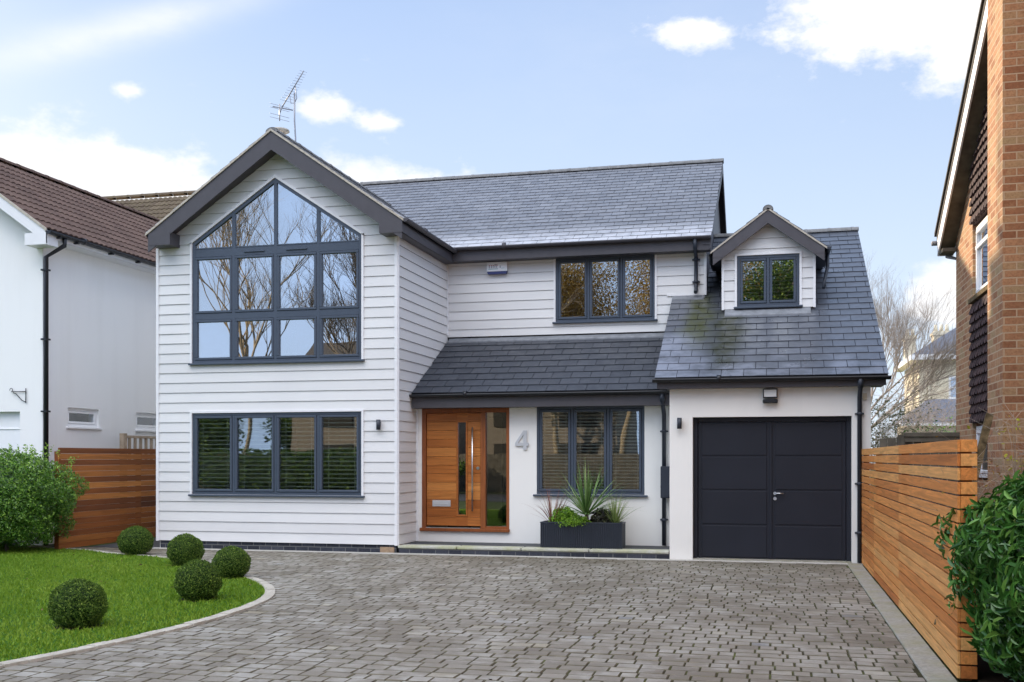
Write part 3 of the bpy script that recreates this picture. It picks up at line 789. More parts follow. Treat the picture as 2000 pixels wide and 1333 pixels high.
for z in (2.0, .55): dp.box(-.595, -.465, .915, .955, z, z+.025); dp.tube([(-.53, .90, z-.01), (-.53, .90, z+.035)], .041, 12)
dp.tube([(-.53, .62, 2.60), (-.53, .632, 2.49)], .042, 12); dp.build('downpipe', 'anthracite', house)

# garage roof
QE, QZ, QY, QT = -.22, 2.80, 5.73, 6.138
V = Vector((0, QY-QE, QT-QZ)); nn = Vector((0, -(QT-QZ), QY-QE)); vl = V.length
vm = (2.74-QE)/(QY-QE)*vl
m = MB(); slates(m, (-.564, QE, QZ), (1, 0, 0), V, nn, 3.41, vl, .335, .258, ufun=lambda v: (0, 3.41) if v < vm else (.585, 3.41), seed=12)
deck(m, (-.56, QE, QZ), (2.84, QE, QZ), (2.84, 2.73, QZ+(2.73-QE)*.561), (-.56, 2.73, QZ+(2.73-QE)*.561)); deck(m, (.03, 2.73, QZ+(2.73-QE)*.561), (2.84, 2.73, QZ+(2.73-QE)*.561), (2.84, QY, QT), (.03, QY, QT))
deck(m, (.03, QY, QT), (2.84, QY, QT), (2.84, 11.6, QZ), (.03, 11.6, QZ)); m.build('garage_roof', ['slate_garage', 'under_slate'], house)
ridge((.02, QY, QT-.02), (2.86, QY, QT-.02))
fl = MB(); fl.extrude([(-.56, 2.62, 4.425), (-.56, 2.765, 4.52), (-.56, 2.765, 4.49), (-.56, 2.62, 4.395)], (.56, 0, 0)); fl.build('flashing', 'flash_lead', house)
fl = MB(); fl.extrude([(.40, 1.86, 4.002), (.40, 2.07, 4.15), (.40, 2.07, 4.12), (.40, 1.86, 3.972)], (1.42, 0, 0)); fl.build('flashing', 'flash_lead', house)
f = MB(); f.box(-.50, 2.79, -.175, -.15, 2.640, 2.768); f.box(-.50, 2.79, -.15, .0, 2.640, 2.655)
f.extrude([(2.79, -.17, 2.643), (2.79, -.17, 2.76), (2.79, QY, QT-.08), (2.79, QY, QT-.26)], (.028, 0, 0)); f.extrude([(-.53, -.17, 2.643), (-.53, -.17, 2.76), (-.53, 2.72, 4.36), (-.53, 2.72, 4.2)], (.028, 0, 0))
f.box(2.617, 2.79, -.15, .3, 2.642, 2.656)
f.build('fascia', 'fascia_grey', house)
gt = MB(); gt.gutter((-.59, -.235, 2.785), (2.88, -.235, 2.775)); gt.build('gutter', 'gutter_black', house)
dp = MB(); pipe(dp, [(2.455, -.235, 2.75), (2.455, -.22, 2.62), (2.455, -.055, 2.48), (2.455, -.055, .02)])
for z in (2.22, 1.18, .45): dp.box(2.39, 2.52, -.04, -.002, z, z+.025); dp.tube([(2.455, -.055, z-.01), (2.455, -.055, z+.035)], .041, 12)
dp.tube([(2.455, -.235, 2.74), (2.455, -.22, 2.61)], .042, 12); dp.build('downpipe', 'anthracite', house)

# dormer
DY = 2.05; dm = MB()
dAX = 1.122; dtop = 5.80; dsl = .80
dL = lambda z: .36 if z < 5.1 else max(.36, dAX-(dtop-.06-z)/dsl); dR = lambda z: 1.885 if z < 5.1 else min(1.885, dAX+(dtop-.06-z)/dsl)
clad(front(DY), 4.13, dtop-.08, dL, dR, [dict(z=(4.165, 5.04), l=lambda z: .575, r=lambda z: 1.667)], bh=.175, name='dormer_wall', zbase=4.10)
for x in (.36, 1.845): MB().box(x, x+.04, DY+.0, 4.6, 4.0, 5.06).build('dormer_cheek', 'fascia_grey', house)
trim(.345, .385, DY-.034, DY+.03, 4.12, 5.02); trim(1.862, 1.902, DY-.034, DY+.03, 4.12, 5.02)
m = MB()
for sgn, xe in ((1, 2.075), (-1, .17)):
    ez = dtop-.80*abs(xe-dAX)*.92; V = Vector((dAX-xe, 0, dtop-ez)); nn = Vector((sgn*(dtop-ez), 0, abs(dAX-xe)))
    slates(m, (xe, DY-.21, ez), (0, 1, 0), V, nn, 3.4, V.length, .335, .25, seed=15+sgn)
    deck(m, (xe, DY-.20, ez), (xe, 5.4, ez), (dAX, 5.4, dtop), (dAX, DY-.20, dtop), .05)
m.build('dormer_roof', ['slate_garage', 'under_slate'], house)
ridge((dAX, DY-.22, dtop-.035), (dAX, 5.2, dtop-.035), r=.085, hh=.08)
b = MB(); barge(b, dAX, dtop-.035, .205, 2.04, .736, DY-.205, .222); b.box(.205, .36, DY-.209, DY, 4.995, 5.13); b.box(1.885, 2.04, DY-.209, DY, 4.995, 5.13)
b.box(.36, .38, DY, DY+.02, 4.9, 5.0); b.build('bargeboard', 'fascia_grey', house)
v = MB()
for xe in (.165, 2.08):
    ze = dtop-.736*abs(xe-dAX); v.extrude([(dAX, DY-.22, dtop-.002), (xe, DY-.22, ze-.002), (xe, DY-.22, ze-.034), (dAX, DY-.22, dtop-.034)], (0, .03, 0))
v.build('verge', 'verge_cement', house)
gl_ = MB(); gl_.gutter((.135, DY-.2, 5.10), (.135, 3.6, 5.10), .045); gl_.box(.18, .35, DY, 3.4, 4.99, 5.09); gl_.build('gutter', 'anthracite', house)
gt = MB(); gt.gutter((2.11, DY-.2, 5.10), (2.11, 3.6, 5.10), .045); gt.box(1.90, 2.07, DY, 3.4, 4.99, 5.09)
gt.tube([(2.11, DY+.25, 5.07), (2.11, DY+.25, 4.85), (2.06, DY+.15, 4.62), (2.03, DY+.05, 4.45)], .03, 10); gt.build('gutter', 'anthracite', house)

# --- windows
def window(x0, x1, z0, z1, y, n, parent=house, mat='frame_blue', glass='glass', blind=None, fr=.045, sash=.05, sill=True, surround=True, axis='y', sign=-1):
    """axis='y': faces -y at plane y."""
    w_ = MB()
    def B(mb, a, b, d0, d1, c, e, **k):
        if axis == 'y': mb.box(a, b, y+d0, y+d1, c, e, **k)
        else: mb.box(y-d1, y-d0, a, b, c, e, **k) if sign > 0 else mb.box(y+d0, y+d1, a, b, c, e, **k)
    B(w_, x0, x1, -.012, .07, z0, z0+fr, bev=.004); B(w_, x0, x1, -.012, .07, z1-fr, z1, bev=.004)
    step_ = (x1-x0)/n
    for i in range(n+1):
        xc = x0+i*step_; hw = fr/2 if 0 < i < n else fr
        a, b = (xc-hw, xc+hw) if 0 < i < n else ((xc, xc+fr) if i == 0 else (xc-fr, xc))
        B(w_, a, b, -.010, .068, z0+fr, z1-fr, bev=.004)
    for i in range(n):
        a = x0+i*step_+(fr if i == 0 else fr/2)+.004; b = x0+(i+1)*step_-(fr if i == n-1 else fr/2)-.004; c, d = z0+fr+.004, z1-fr-.004
        s = sash-.008
        B(w_, a, b, -.022, .05, c, c+s, bev=.006); B(w_, a, b, -.022, .05, d-s, d, bev=.006)
        B(w_, a, a+s, -.021, .049, c+s, d-s, bev=.006); B(w_, b-s, b, -.021, .049, c+s, d-s, bev=.006)
    wo_ = w_.build('window', mat, parent)
    for i in range(n):
        a = x0+i*step_+sash; b = x0+(i+1)*step_-sash
        p = MB(); rr = random.uniform(-.0015, .0015)
        if axis == 'y': p.box(a, b, y+.012+rr, y+.030+rr, z0+sash, z1-sash)
        else: B(p, a, b, .012, .03, z0+sash, z1-sash)
        p.build('pane', glass, wo_)
    if sill:
        s_ = MB(); B(s_, x0-.055, x1+.055, -.075, .02, z0-.035, z0-.002, bev=.006); s_.build('sill', mat, wo_)
    if surround:
        t = MB(); B(t, x0-.04, x0-.002, -.036, .04, z0, z1+.035); B(t, x1+.002, x1+.04, -.036, .04, z0, z1+.035); B(t, x0-.002, x1+.002, -.036, .04, z1+.002, z1+.035); t.build('surround', 'white_trim', wo_)
    if blind:
        bl = MB(); zz = z0+.06
        while zz < z1-.05:
            yb = y+.10
            bl.extrude([(x0+.03, yb-.022, zz+.008), (x0+.03, yb+.022, zz-.008), (x0+.03, yb+.022, zz+.000), (x0+.03, yb-.022, zz+.017)], (x1-x0-.06, 0, 0)); zz += blind
        for i in range(n):
            for q in (.2, .8): xc = x0+(i+q)*step_; bl.box(xc-.004, xc+.004, y+.072, y+.075, z0+.05, z1-.05)
        bl.build('blind', 'blind', wo_)
    return wo_
window(U0, U1, .948, 2.35, .0, 4, glass='glass_low', blind=.072)
window(WX0, WX1, WZ0, WZ1, PY+.02, 3, glass='glass_low', blind=.055, surround=False, mat='frame_blue')
window(-2.714, -.882, 4.095, 5.275, MY, 3, glass='glass')
window(.605, 1.637, 4.165, 5.04, DY, 2, glass='glass', blind=.062, fr=.05)
# great gable window
gwm = MB(); y = .0; cw = (U1-U0)/4; Z0, ZE, ZA = 3.217, 5.30, 6.338
def ztop(x): return ZA-abs(x-AX)*(ZA-ZE)/((U1-U0)/2)
def slant(mb, xa, xb, d0, d1, t0, t1):
    """bar following the raking head between xa and xb, from t0 to t1 below the line"""
    mb.extrude([(xa, y+d0, ztop(xa)-t0), (xb, y+d0, ztop(xb)-t0), (xb, y+d0, ztop(xb)-t1), (xa, y+d0, ztop(xa)-t1)], (0, d1-d0, 0))
for xa, xb in ((U0, AX), (AX, U1)): slant(gwm, xa, xb, -.012, .07, 0, .065)
gwm.box(U0, U1, -.012, .07, Z0, Z0+.05, bev=.004)
for i in range(5):
    xc = U0+i*cw; a, b = (xc, xc+.05) if i == 0 else ((xc-.05, xc) if i == 4 else (xc-.028, xc+.028))
    if i in (0, 4): gwm.box(a, b, -.0115, .0695, Z0+.05, ZE-.03)
    else: gwm.extrude([(a, -.0115, Z0+.05), (b, -.0115, Z0+.05), (b, -.0115, ztop(b)-.06)]+([(AX, -.0115, ztop(AX)-.06)] if i == 2 else [])+[(a, -.0115, ztop(a)-.06)], (0, .08, 0))
for (za, zb) in ((5.05, 5.19), (3.965, 4.075)): gwm.box(U0+.05, U1-.05, -.0105, .068, za, zb, bev=.004)
cells = []
for i in range(4):
    a = U0+i*cw+(.05 if i == 0 else .028); b = U0+(i+1)*cw-(.05 if i == 3 else .028); s = .042
    for (c, d) in ((Z0+.05, 3.965), (4.075, 5.05)):
        c += .003; d -= .003; aa, bb = a+.003, b-.003
        gwm.box(aa, bb, -.022, .05, c, c+s, bev=.006); gwm.box(aa, bb, -.022, .05, d-s, d, bev=.006); gwm.box(aa, aa+s, -.021, .049, c+s, d-s, bev=.006); gwm.box(bb-s, bb, -.021, .049, c+s, d-s, bev=.006)
        cells.append([(aa+s-.01, c+s-.01), (bb-s+.01, c+s-.01), (bb-s+.01, d-s+.01), (aa+s-.01, d-s+.01)])
    # raking cell bead
    gwm.box(a, b, -.016, .05, 5.19, 5.21); cells.append([(a-.01, 5.20), (b+.01, 5.20), (b+.01, ztop(b)-.05), (a-.01, ztop(a)-.05)])
for i in (1, 2): xc = U0+(i+.5)*cw; gwm.box(xc-.19, xc+.19, -.032, -.01, 5.10, 5.125, bev=.004)
gwo = gwm.build('gable_window', 'frame_blue', house)
for c in cells: 
    q = random.uniform(-.002, .002); MB().extrude([(px, .014+q, pz) for px, pz in c], (0, .016, 0)).build('pane', 'glass_up', gwo)
MB().box(U0-.055, U1+.055, -.075, .02, Z0-.036, Z0-.002, bev=.006).build('sill', 'frame_blue', gwo)
t = MB(); t.box(U0-.04, U0-.002, -.036, .04, Z0, ZE+.01); t.box(U1+.002, U1+.04, -.036, .04, Z0, ZE+.01)
for xa, xb in ((U0-.04, AX), (AX, U1+.04)):
    zz = lambda x: ZA-abs(x-AX)*(ZA-ZE)/((U1-U0)/2)
    t.extrude([(xa, -.036, zz(xa)+.055), (xb, -.036, zz(xb)+.055), (xb, -.036, zz(xb)+.004), (xa, -.036, zz(xa)+.004)], (0, .076, 0))
t.build('surround', 'white_trim', gwo)

# --- front door
d = MB(); yd = PY+.02
d.box(DX0, DX0+.075, yd-.03, yd+.08, DZ0+.04, DZ1, .4, bev=.004); d.box(DX1-.05, DX1, yd-.03, yd+.08, DZ0+.04, DZ1, .6, bev=.004)
d.box(DX0+.075, DX1-.05, yd-.028, yd+.08, DZ1-.075, DZ1, .3, bev=.004); d.box(DX0-.03, DX1+.01, yd-.075, yd+.08, DZ0-.01, DZ0+.045, .2, bev=.006)
d.box(-3.665, -3.575, yd-.029, yd+.08, DZ0+.045, DZ1-.075, .7, bev=.004); d.box(-3.575, DX1-.05, yd-.024, yd+.07, DZ0+.045, DZ0+.085, .5)
door = d.build('front_door', 'door_frame_wood', house)
lf = MB(); lx0, lx1, lz0, lz1 = DX0+.08, -3.67, DZ0+.085, DZ1-.08; nb = 13; ph = (lz1-lz0)/nb
sx0, sx1, sz0, sz1 = -4.072, -3.93, .60, 2.19
tones = [.35, .65, .55, .45, .75, .6, .35, .5, .95, .85, .15, .25, .5][::-1]
for i in range(nb):
    za, zb = lz0+i*ph+.0015, lz0+(i+1)*ph-.0015
    for (a, b, o) in ((lx0, sx0-.03, 0), (sx1+.03, lx1, .08)):
        lf.box(a, b, yd+.0, yd+.05, za, zb, min(1, max(0, tones[i]*.8+.1+o+random.uniform(-.1, .1))), bev=.003)
for (a, b) in ((sx0-.03, sx0), (sx1, sx1+.03)): lf.box(a, b, yd-.012, yd+.05, sz0-.03, sz1+.03, .35)
lf.box(sx0, sx1, yd-.011, yd+.05, sz1, sz1+.03, .4); lf.box(sx0, sx1, yd-.011, yd+.05, sz0-.03, sz0, .4)
lf.box(sx0-.03, sx1+.03, yd+.001, yd+.05, sz1+.03, lz1, .5); lf.box(sx0-.03, sx1+.03, yd+.001, yd+.05, lz0, sz0-.03, .3)
lf.build('door_leaf', 'door_wood', door)
MB().box(sx0, sx1, yd+.02, yd+.03, sz0, sz1).build('pane', 'glass', door); MB().box(-3.575, DX1-.05, yd+.02, yd+.035, DZ0+.085, DZ1-.075).build('pane', 'glass_low', door)
h = MB(); h.tube([(-3.80, yd-.06, .66), (-3.80, yd-.06, 2.10)], .014, 14); h.tube([(-3.80, yd-.06, .85), (-3.80, yd+.01, .85)], .009, 8); h.tube([(-3.80, yd-.06, 1.92), (-3.80, yd+.01, 1.92)], .009, 8); h.build('handle', 'steel', door)
MB().tube([(-3.715, yd-.012, 1.40), (-3.715, yd+.01, 1.40)], .028, 16).build('lock', 'steel', door)
MB().box(-4.535, -4.205, yd-.012, yd+.005, .735, .845, bev=.004).box(-4.51, -4.23, yd-.018, yd-.01, .765, .815, bev=.003).build('letterbox', 'brushed', door)
MB().box(lx0, lx1, yd-.05, yd+.01, DZ0+.046, DZ0+.060).build('threshold', 'steel', door)

# --- garage door
gd = MB(); gy = .13
gd.box(0.0, .07, gy-.02, gy+.08, .02, 2.205, bev=.004); gd.box(2.278, 2.348, gy-.02, gy+.08, .02, 2.205, bev=.004); gd.box(.07, 2.278, gy-.02, gy+.08, 2.135, 2.205, bev=.004)
gdo = gd.build('garage_door', 'garage_paint', house)
zq = [.035, .545, 1.08, 1.605, 2.13]
for (a, b) in ((.078, 1.168), (1.18, 2.27)):
    lfm = MB()
    lfm.box(a, b, gy, gy+.045, .03, 2.13, bev=.003)
    for z0_, z1_ in zip(zq, zq[1:]): lfm.box(a+.055, b-.055, gy-.010, gy+.002, z0_+.013, z1_-.013, bev=.007)
    lfm.build('door_leaf', 'garage_paint', gdo)
MB().box(1.155, 1.192, gy-.018, gy-.001, .03, 2.13, bev=.004).build('centre_strip', 'garage_paint', gdo)
h = MB(); h.tube([(1.235, gy-.02, 1.035), (1.235, gy-.005, 1.035)], .025, 14); h.tube([(1.235, gy-.05, 1.035), (1.30, gy-.052, 1.037), (1.37, gy-.045, 1.035)], .0095, 10); h.tube([(1.235, gy-.05, 1.035), (1.235, gy-.01, 1.035)], .011, 10); h.tube([(1.235, gy-.022, .955), (1.235, gy-.005, .955)], .026, 14); h.build('handle', 'steel', gdo)
MB().box(.0, 2.348, .0, gy+.06, -.01, .022).build('threshold', 'edging', gdo)

# chimney stack and cowl behind the gable ridge
MB().box(-9.95, -9.25, 5.0, 5.6, 6.8, 8.62, bev=.01).box(-10.0, -9.2, 4.95, 5.65, 8.53, 8.60).build('chimney', 'left_render', house)
cw_ = MB(); cw_.tube([(-9.45, 5.2, 8.6), (-9.45, 5.2, 8.82)], .06, 12); cw_.tube([(-9.50, 5.2, 8.82), (-9.50, 5.2, 8.86), (-9.50, 5.2, 8.90), (-9.50, 5.2, 8.93)], [.14, .22, .21, .08], 20); cw_.build('chimney_cowl', 'verge_cement', house)

# ------------------------------------------------------------------ fittings on the walls (things of their own)
def wall_light(x, z, label):
    t = thing('wall_light', label, 'wall light', (x, 0, z), 'cylindrical up and down wall lights')
    MB().tube([(x, -.075, z-.085), (x, -.075, z+.085)], .036, 18).build('lamp_body', 'anthracite', t); MB().box(x-.02, x+.02, -.05, .0, z-.05, z+.05, bev=.004).build('bracket', 'anthracite', t)
    return t
wall_light(-5.13, 2.125, 'small dark wall light on the pale cladding right of the lower wide window')
wall_light(-.195, 2.11, 'small dark wall light on white render left of the garage door')
t = thing('flood_light', 'white-faced floodlight with motion sensor mounted above the dark garage door', 'floodlight', (1.166, 0, 2.5))
MB().box(1.06, 1.272, -.075, -.03, 2.48, 2.625, bev=.008).box(1.13, 1.20, -.03, 0, 2.52, 2.58).build('housing', 'gutter_black', t)
MB().box(1.075, 1.257, -.081, -.074, 2.50, 2.608, bev=.002).build('lens', 'lens_white', t)
MB().box(1.055, 1.277, -.10, -.0, 2.405, 2.462, bev=.01).tube([(1.166, -.115, 2.43), (1.166, -.09, 2.43)], .024, 14).tube([(1.09, -.108, 2.43), (1.09, -.09, 2.43)], .013, 10).tube([(1.24, -.108, 2.43), (1.24, -.09, 2.43)], .013, 10).build('sensor', 'gutter_black', t)
t = thing('alarm_box', 'white burglar alarm box with dark blue base high on the cladding', 'alarm box', (-3.82, MY, 5.1))
MB().extrude([(-4.015, MY-.03, 5.245), (-3.635, MY-.03, 5.245), (-3.625, MY-.03, 5.075), (-4.02, MY-.03, 5.075)], (0, -.07, 0)).build('cover', 'plastic_white', t)
MB().extrude([(-4.015, MY-.02, 5.072), (-3.63, MY-.02, 5.072), (-3.65, MY-.02, 5.025), (-3.995, MY-.02, 5.025)], (0, -.075, 0)).build('base', 'plastic_blue', t)
mk = MB(); yy = MY-.1025
def stroke(x0, x1, z0, z1, mi): mk.box(x0, x1, yy, yy+.004, z0, z1, mi=mi)
for x in (-3.975, -3.935, -3.90, -3.865, -3.83): stroke(x, x+.012, 5.135, 5.185, 0); stroke(x, x+.024, 5.18, 5.19, 1)
stroke(-3.985, -3.80, 5.112, 5.122, 2); stroke(-3.87, -3.81, 5.197, 5.205, 0); stroke(-3.765, -3.752, 5.13, 5.175, 0); stroke(-3.74, -3.675, 5.125, 5.131, 2)
mk.build('marking', ['mark_grey', 'mark_red', 'mark_teal'], t)
# house number 4
nx, nz = -2.93, 1.715
def P4(u, v_): return (nx+(u-.5)*.235, PY-.028, nz+v_*.325)
n4 = MB()
for poly in ([(.60, 1), (.86, 1), (.86, .0), (.60, .0)], [(.0, .36), (.0, .20), (1.0, .20), (1.0, .36)], [(.60, 1.0), (.0, .36), (.20, .36), (.60, .78)]):
    off = .0 if poly[0][0] == .6 and len(poly) == 4 and poly[2][1] == 0 else (.0015 if poly[0][0] == 0 else -.0012)
    n4.extrude([(p[0], p[1]-off, p[2]) for p in (P4(*q) for q in poly)], (0, .012, 0))
tag(n4.build('house_number', 'brushed', None, (0, 0, 0)), 'brushed metal number 4 on the white wall beside the wooden front door', 'house number')
t = thing('meter_box', 'tall dark utility box on the wall at the foot of the corner downpipe', 'utility box', (-.46, .9, 1.1))
MB().box(-.575, -.365, .78, .957, .92, 1.44, bev=.008).build('box_body', 'anthracite', t); MB().box(-.56, -.375, .772, .779, .94, 1.42, bev=.002).build('lid', 'anthracite', t)
MB().box(-.578, -.57, .80, .83, 1.09, 1.13).build('latch', 'gutter_black', t)
tag(MB().box(2.50, 2.56, -.03, 0, 2.44, 2.54, bev=.005).build('junction_box', 'cream'), 'small cream junction box under the eaves right of the garage downpipe', 'junction box')

# TV aerial
t = thing('tv_aerial', 'thin rooftop television aerial on a tall mast behind the gable', 'aerial', (-9.03, 5, 8.0))
MB().tube([(-9.03, 5, 7.9), (-9.02, 5, 8.6), (-9.045, 5, 9.0), (-9.045, 5, 9.62)], .018, 8).build('mast', 'galv', t)
bm_ = MB(); A = Vector((-9.42, 5.15, 9.38)); B_ = Vector((-8.71, 4.75, 9.99)); bm_.tube([A, B_], .013, 6)
bm_.tube([(-9.045, 5, 9.40), (-8.99, 5, 9.50), (-8.995, 4.93, 9.74)], .009, 5); bm_.tube([(-9.045, 5, 9.40), (-9.13, 5, 9.40), (-9.16, 5, 9.57)], .009, 5); bm_.build('boom', 'galv', t)
el_ = MB(); ax_ = Vector((.75, .6, -.12)).normalized()
for i in range(13):
    c = A.lerp(B_, .18+i*.067); hw = .13-.004*i; el_.tube([c-ax_*hw, c+ax_*hw], .0035, 4)
for dz in (.10, .02, -.12, -.20):
    c = Vector((-9.50, 5.2, 9.34+dz)); el_.tube([c-ax_*.22, c+ax_*.22], .0045, 4)
el_.tube([(-9.50, 5.2, 9.48), (-9.50, 5.2, 9.10)], .012, 5); el_.tube([(-9.62, 5.1, 9.40), (-9.20, 5.25, 9.33)], .014, 5); el_.tube([(-9.50, 5.2, 9.26), A], .010, 5)
el_.build('elements', 'galv', t)

# ------------------------------------------------------------------ planter and its plants
pl = thing('planter', 'long dark ribbed trough planter on the front step', 'planter', (-1.79, .36, .13))
pb = MB(); X0, X1, Y0, Y1, ZB, ZT = -2.445, -1.115, .17, .55, .135, .545
pb.box(X0+.01, X1-.01, Y0+.01, Y0+.03, ZB, ZT-.01); pb.box(X0+.01, X1-.01, Y1-.03, Y1-.01, ZB, ZT-.01); pb.box(X0+.01, X0+.03, Y0+.03, Y1-.03, ZB, ZT-.01); pb.box(X1-.03, X1-.01, Y0+.03, Y1-.03, ZB, ZT-.01); pb.box(X0+.03, X1-.03, Y0+.03, Y1-.03, ZB, ZB+.02)
x = X0
while x < X1-.02: pb.box(x+.004, x+.0215, Y0-.006, Y0+.012, ZB, ZT-.022, bev=.004); x += .031
y = Y0
while y < Y1-.02: pb.box(X1-.012, X1, y+.003, y+.021, ZB, ZT-.022, bev=.004); pb.box(X0, X0+.012, y+.003, y+.021, ZB, ZT-.022, bev=.004); y += .0255
pb.build('trough', 'anthracite', pl)
MB().box(X0-.005, X1+.005, Y0-.005, Y0+.03, ZT-.02, ZT, bev=.003).box(X0-.005, X1+.005, Y1-.03, Y1+.005, ZT-.02, ZT, bev=.003).box(X0-.005, X0+.03, Y0+.03, Y1-.03, ZT-.021, ZT-.001).box(X1-.03, X1+.005, Y0+.03, Y1-.03, ZT-.021, ZT-.001).build('rim', 'anthracite', pl)
MB().box(X0+.03, X1-.03, Y0+.03, Y1-.03, ZT-.08, ZT-.045).build('compost', 'soil', pl)
def blades(base, n, L, wd, el0=(20, 88), droop=.9, mat='leaf_spiky', seed=1, az=None, twist=.2, rad=.02):
    r = np.random.default_rng(seed); V = []; T = []
    for i in range(n):
        a = r.uniform(0, 2*np.pi) if az is None else r.uniform(*az); e = np.radians(r.uniform(*el0)); l = L*r.uniform(.65, 1.1); wv = wd*r.uniform(.7, 1.15)
        p = np.array(base, float)+np.array([np.cos(a), np.sin(a), 0])*rad*r.uniform(0, 1); d = np.array([np.cos(a)*np.cos(e), np.sin(a)*np.cos(e), np.sin(e)])
        side = np.array([-np.sin(a), np.cos(a), 0])+r.normal(0, twist, 3); side /= np.linalg.norm(side); tn = np.clip(r.normal(.5, .25), 0, 1); K = 7; prev = None
        for k in range(K+1):
            f = k/K; ww = wv*(.55+.9*f if f < .35 else .865*(1-f)/.65+.02)*.5
            q = (p-side*ww, p+side*ww)
            if prev is not None: V.append([prev[0], prev[1], q[1], q[0]]); T.append(tn)
            prev = q; p = p+d*l/K; d = d+np.array([0, 0, -droop/K*(.3+f)*np.cos(e)]); d /= np.linalg.norm(d)
    return np.array(V), np.array(T)
def plant(name, label, cat, loc, VT, mat, part='leaves'):
    t = thing(name, label, cat, loc); np_mesh(part, VT[0], 4, VT[1], mat, t); return t
zt = ZT-.05
sp = plant('spiky_plant', 'tall spiky green plant in the middle of the dark trough', 'plant', (-1.72, .36, zt), blades((-1.72, .36, zt+.16), 80, .92, .042, (8, 88), .75, seed=3), 'leaf_spiky')
MB().tube([(-1.72, .36, zt-.03), (-1.72, .36, zt+.18)], [.045, .03], 10).build('stem', 'bark', sp)
plant('bronze_grass', 'thin pinkish bronze grass spilling over the left end of the trough', 'plant', (-2.30, .36, zt), tuple(np.concatenate(q) for q in zip(blades((-2.28, .34, zt), 46, .74, .014, (25, 85), 1.8, seed=4), blades((-2.25, .34, zt), 22, .58, .020, (50, 85), .5, seed=5, az=(-.6, .8)))), 'leaf_bronze')
plant('striped_grass', 'arching yellow-green striped grass at the right end of the trough', 'plant', (-1.26, .36, zt), blades((-1.26, .36, zt), 90, .56, .019, (25, 88), 1.1, seed=6), 'leaf_varieg')
def mound(c, rx, ry, rz, n, size, jit=.8):
    u = rng.normal(0, 1, (n, 3)); u[:, 2] = np.abs(u[:, 2]); u /= np.linalg.norm(u, axis=1)[:, None]
    P = np.array(c)+u*np.array([rx, ry, rz])*rng.uniform(.5, 1.05, (n, 1)); return leaves(P, u, size, .55, jit)
for nm_, lab, c, r3, n_, sz, mt in (('lime_plant', 'bright lime green low plant in the trough beside the bronze grass', (-2.08, .33, zt), (.24, .18, .25), 1900, .055, 'leaf_lime'),
    ('trailing_plant', 'low yellow-green trailing plant at the foot of the spiky plant', (-1.88, .26, zt), (.26, .15, .15), 1400, .04, 'leaf_lime'),
    ('dark_plant', 'dark purplish leafy plant between the spiky plant and the striped grass', (-1.46, .36, zt), (.20, .16, .25), 1500, .05, 'leaf_dark')):
    V_, k = mound(c, *r3, n_, sz); t = thing(nm_, lab, 'plant', c); tn = rng.uniform(0, 1, k); np_mesh('leaves', V_, 4, np.concatenate([tn, tn]), mt, t)

# ------------------------------------------------------------------ box balls
def ball_mesh(r0=.28, n=9000):
    u = rng.normal(0, 1, (n, 3)); u /= np.linalg.norm(u, axis=1)[:, None]
    lump = 1+.035*np.sin(u[:, 0]*5+1)*np.cos(u[:, 1]*6)+.025*np.sin(u[:, 2]*9+u[:, 0]*4)
    P = u*np.array([r0, r0, r0*.93])*(lump*(1-.10*rng.uniform(0, 1, n)**2))[:, None]; P[:, 2] += r0*.86
    keep = P[:, 2] > .0; return leaves(P[keep], u[keep], .021, .62, .75), None
(VB, kB), _ = ball_mesh()
def box_ball(x, y, s, label, first=None, rot=0):
    if first is None:
        t = thing('box_ball', label, 'topiary ball', (0, 0, 0), 'clipped box balls on the lawn')
        tn = np.clip(rng.normal(.5, .26, kB), 0, 1); np_mesh('foliage', VB, 4, np.concatenate([tn, tn]), 'leaf_box', t)
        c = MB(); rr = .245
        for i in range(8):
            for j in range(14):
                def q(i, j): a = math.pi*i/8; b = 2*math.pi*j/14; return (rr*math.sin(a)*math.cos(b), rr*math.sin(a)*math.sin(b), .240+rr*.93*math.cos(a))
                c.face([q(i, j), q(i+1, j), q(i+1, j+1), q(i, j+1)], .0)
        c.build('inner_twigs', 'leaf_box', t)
        MB().face([(.23*math.cos(a*.35)*(1+.1*math.sin(a*2.3)), .23*math.sin(a*.35)*(1+.1*math.sin(a*2.3)), .018) for a in range(18)]).build('soil_contact_shadow', 'soil', t)  # dark soil patch that doubles as the ball's painted contact shadow
    else:
        t = first.copy(); col.objects.link(t); t['label'] = label
        for ch in first.children: k = ch.copy(); col.objects.link(k); k.parent = t
    t.location = (x, y, 0); t.scale = (s*random.uniform(.97, 1.03), s*random.uniform(.97, 1.03), s*random.uniform(.93, 1.03)); t.rotation_euler = (0, 0, rot); return t
b0 = box_ball(-5.05, -8.0, .89, 'nearest and largest-looking round box ball, alone at the front of the lawn')
box_ball(-4.95, -6.05, .88, 'round box ball at the front of the group of three, nearest the lawn tip', b0, 1.1)
box_ball(-5.66, -4.0, .85, 'round box ball right of the group of three, by the curved kerb', b0, 2.3)
box_ball(-7.10, -2.72, .92, 'round box ball left of the group of three, below the wide window', b0, 3.7)
box_ball(-8.80, -1.38, .98, 'farthest round box ball, in front of the left cedar fence', b0, 5.0)

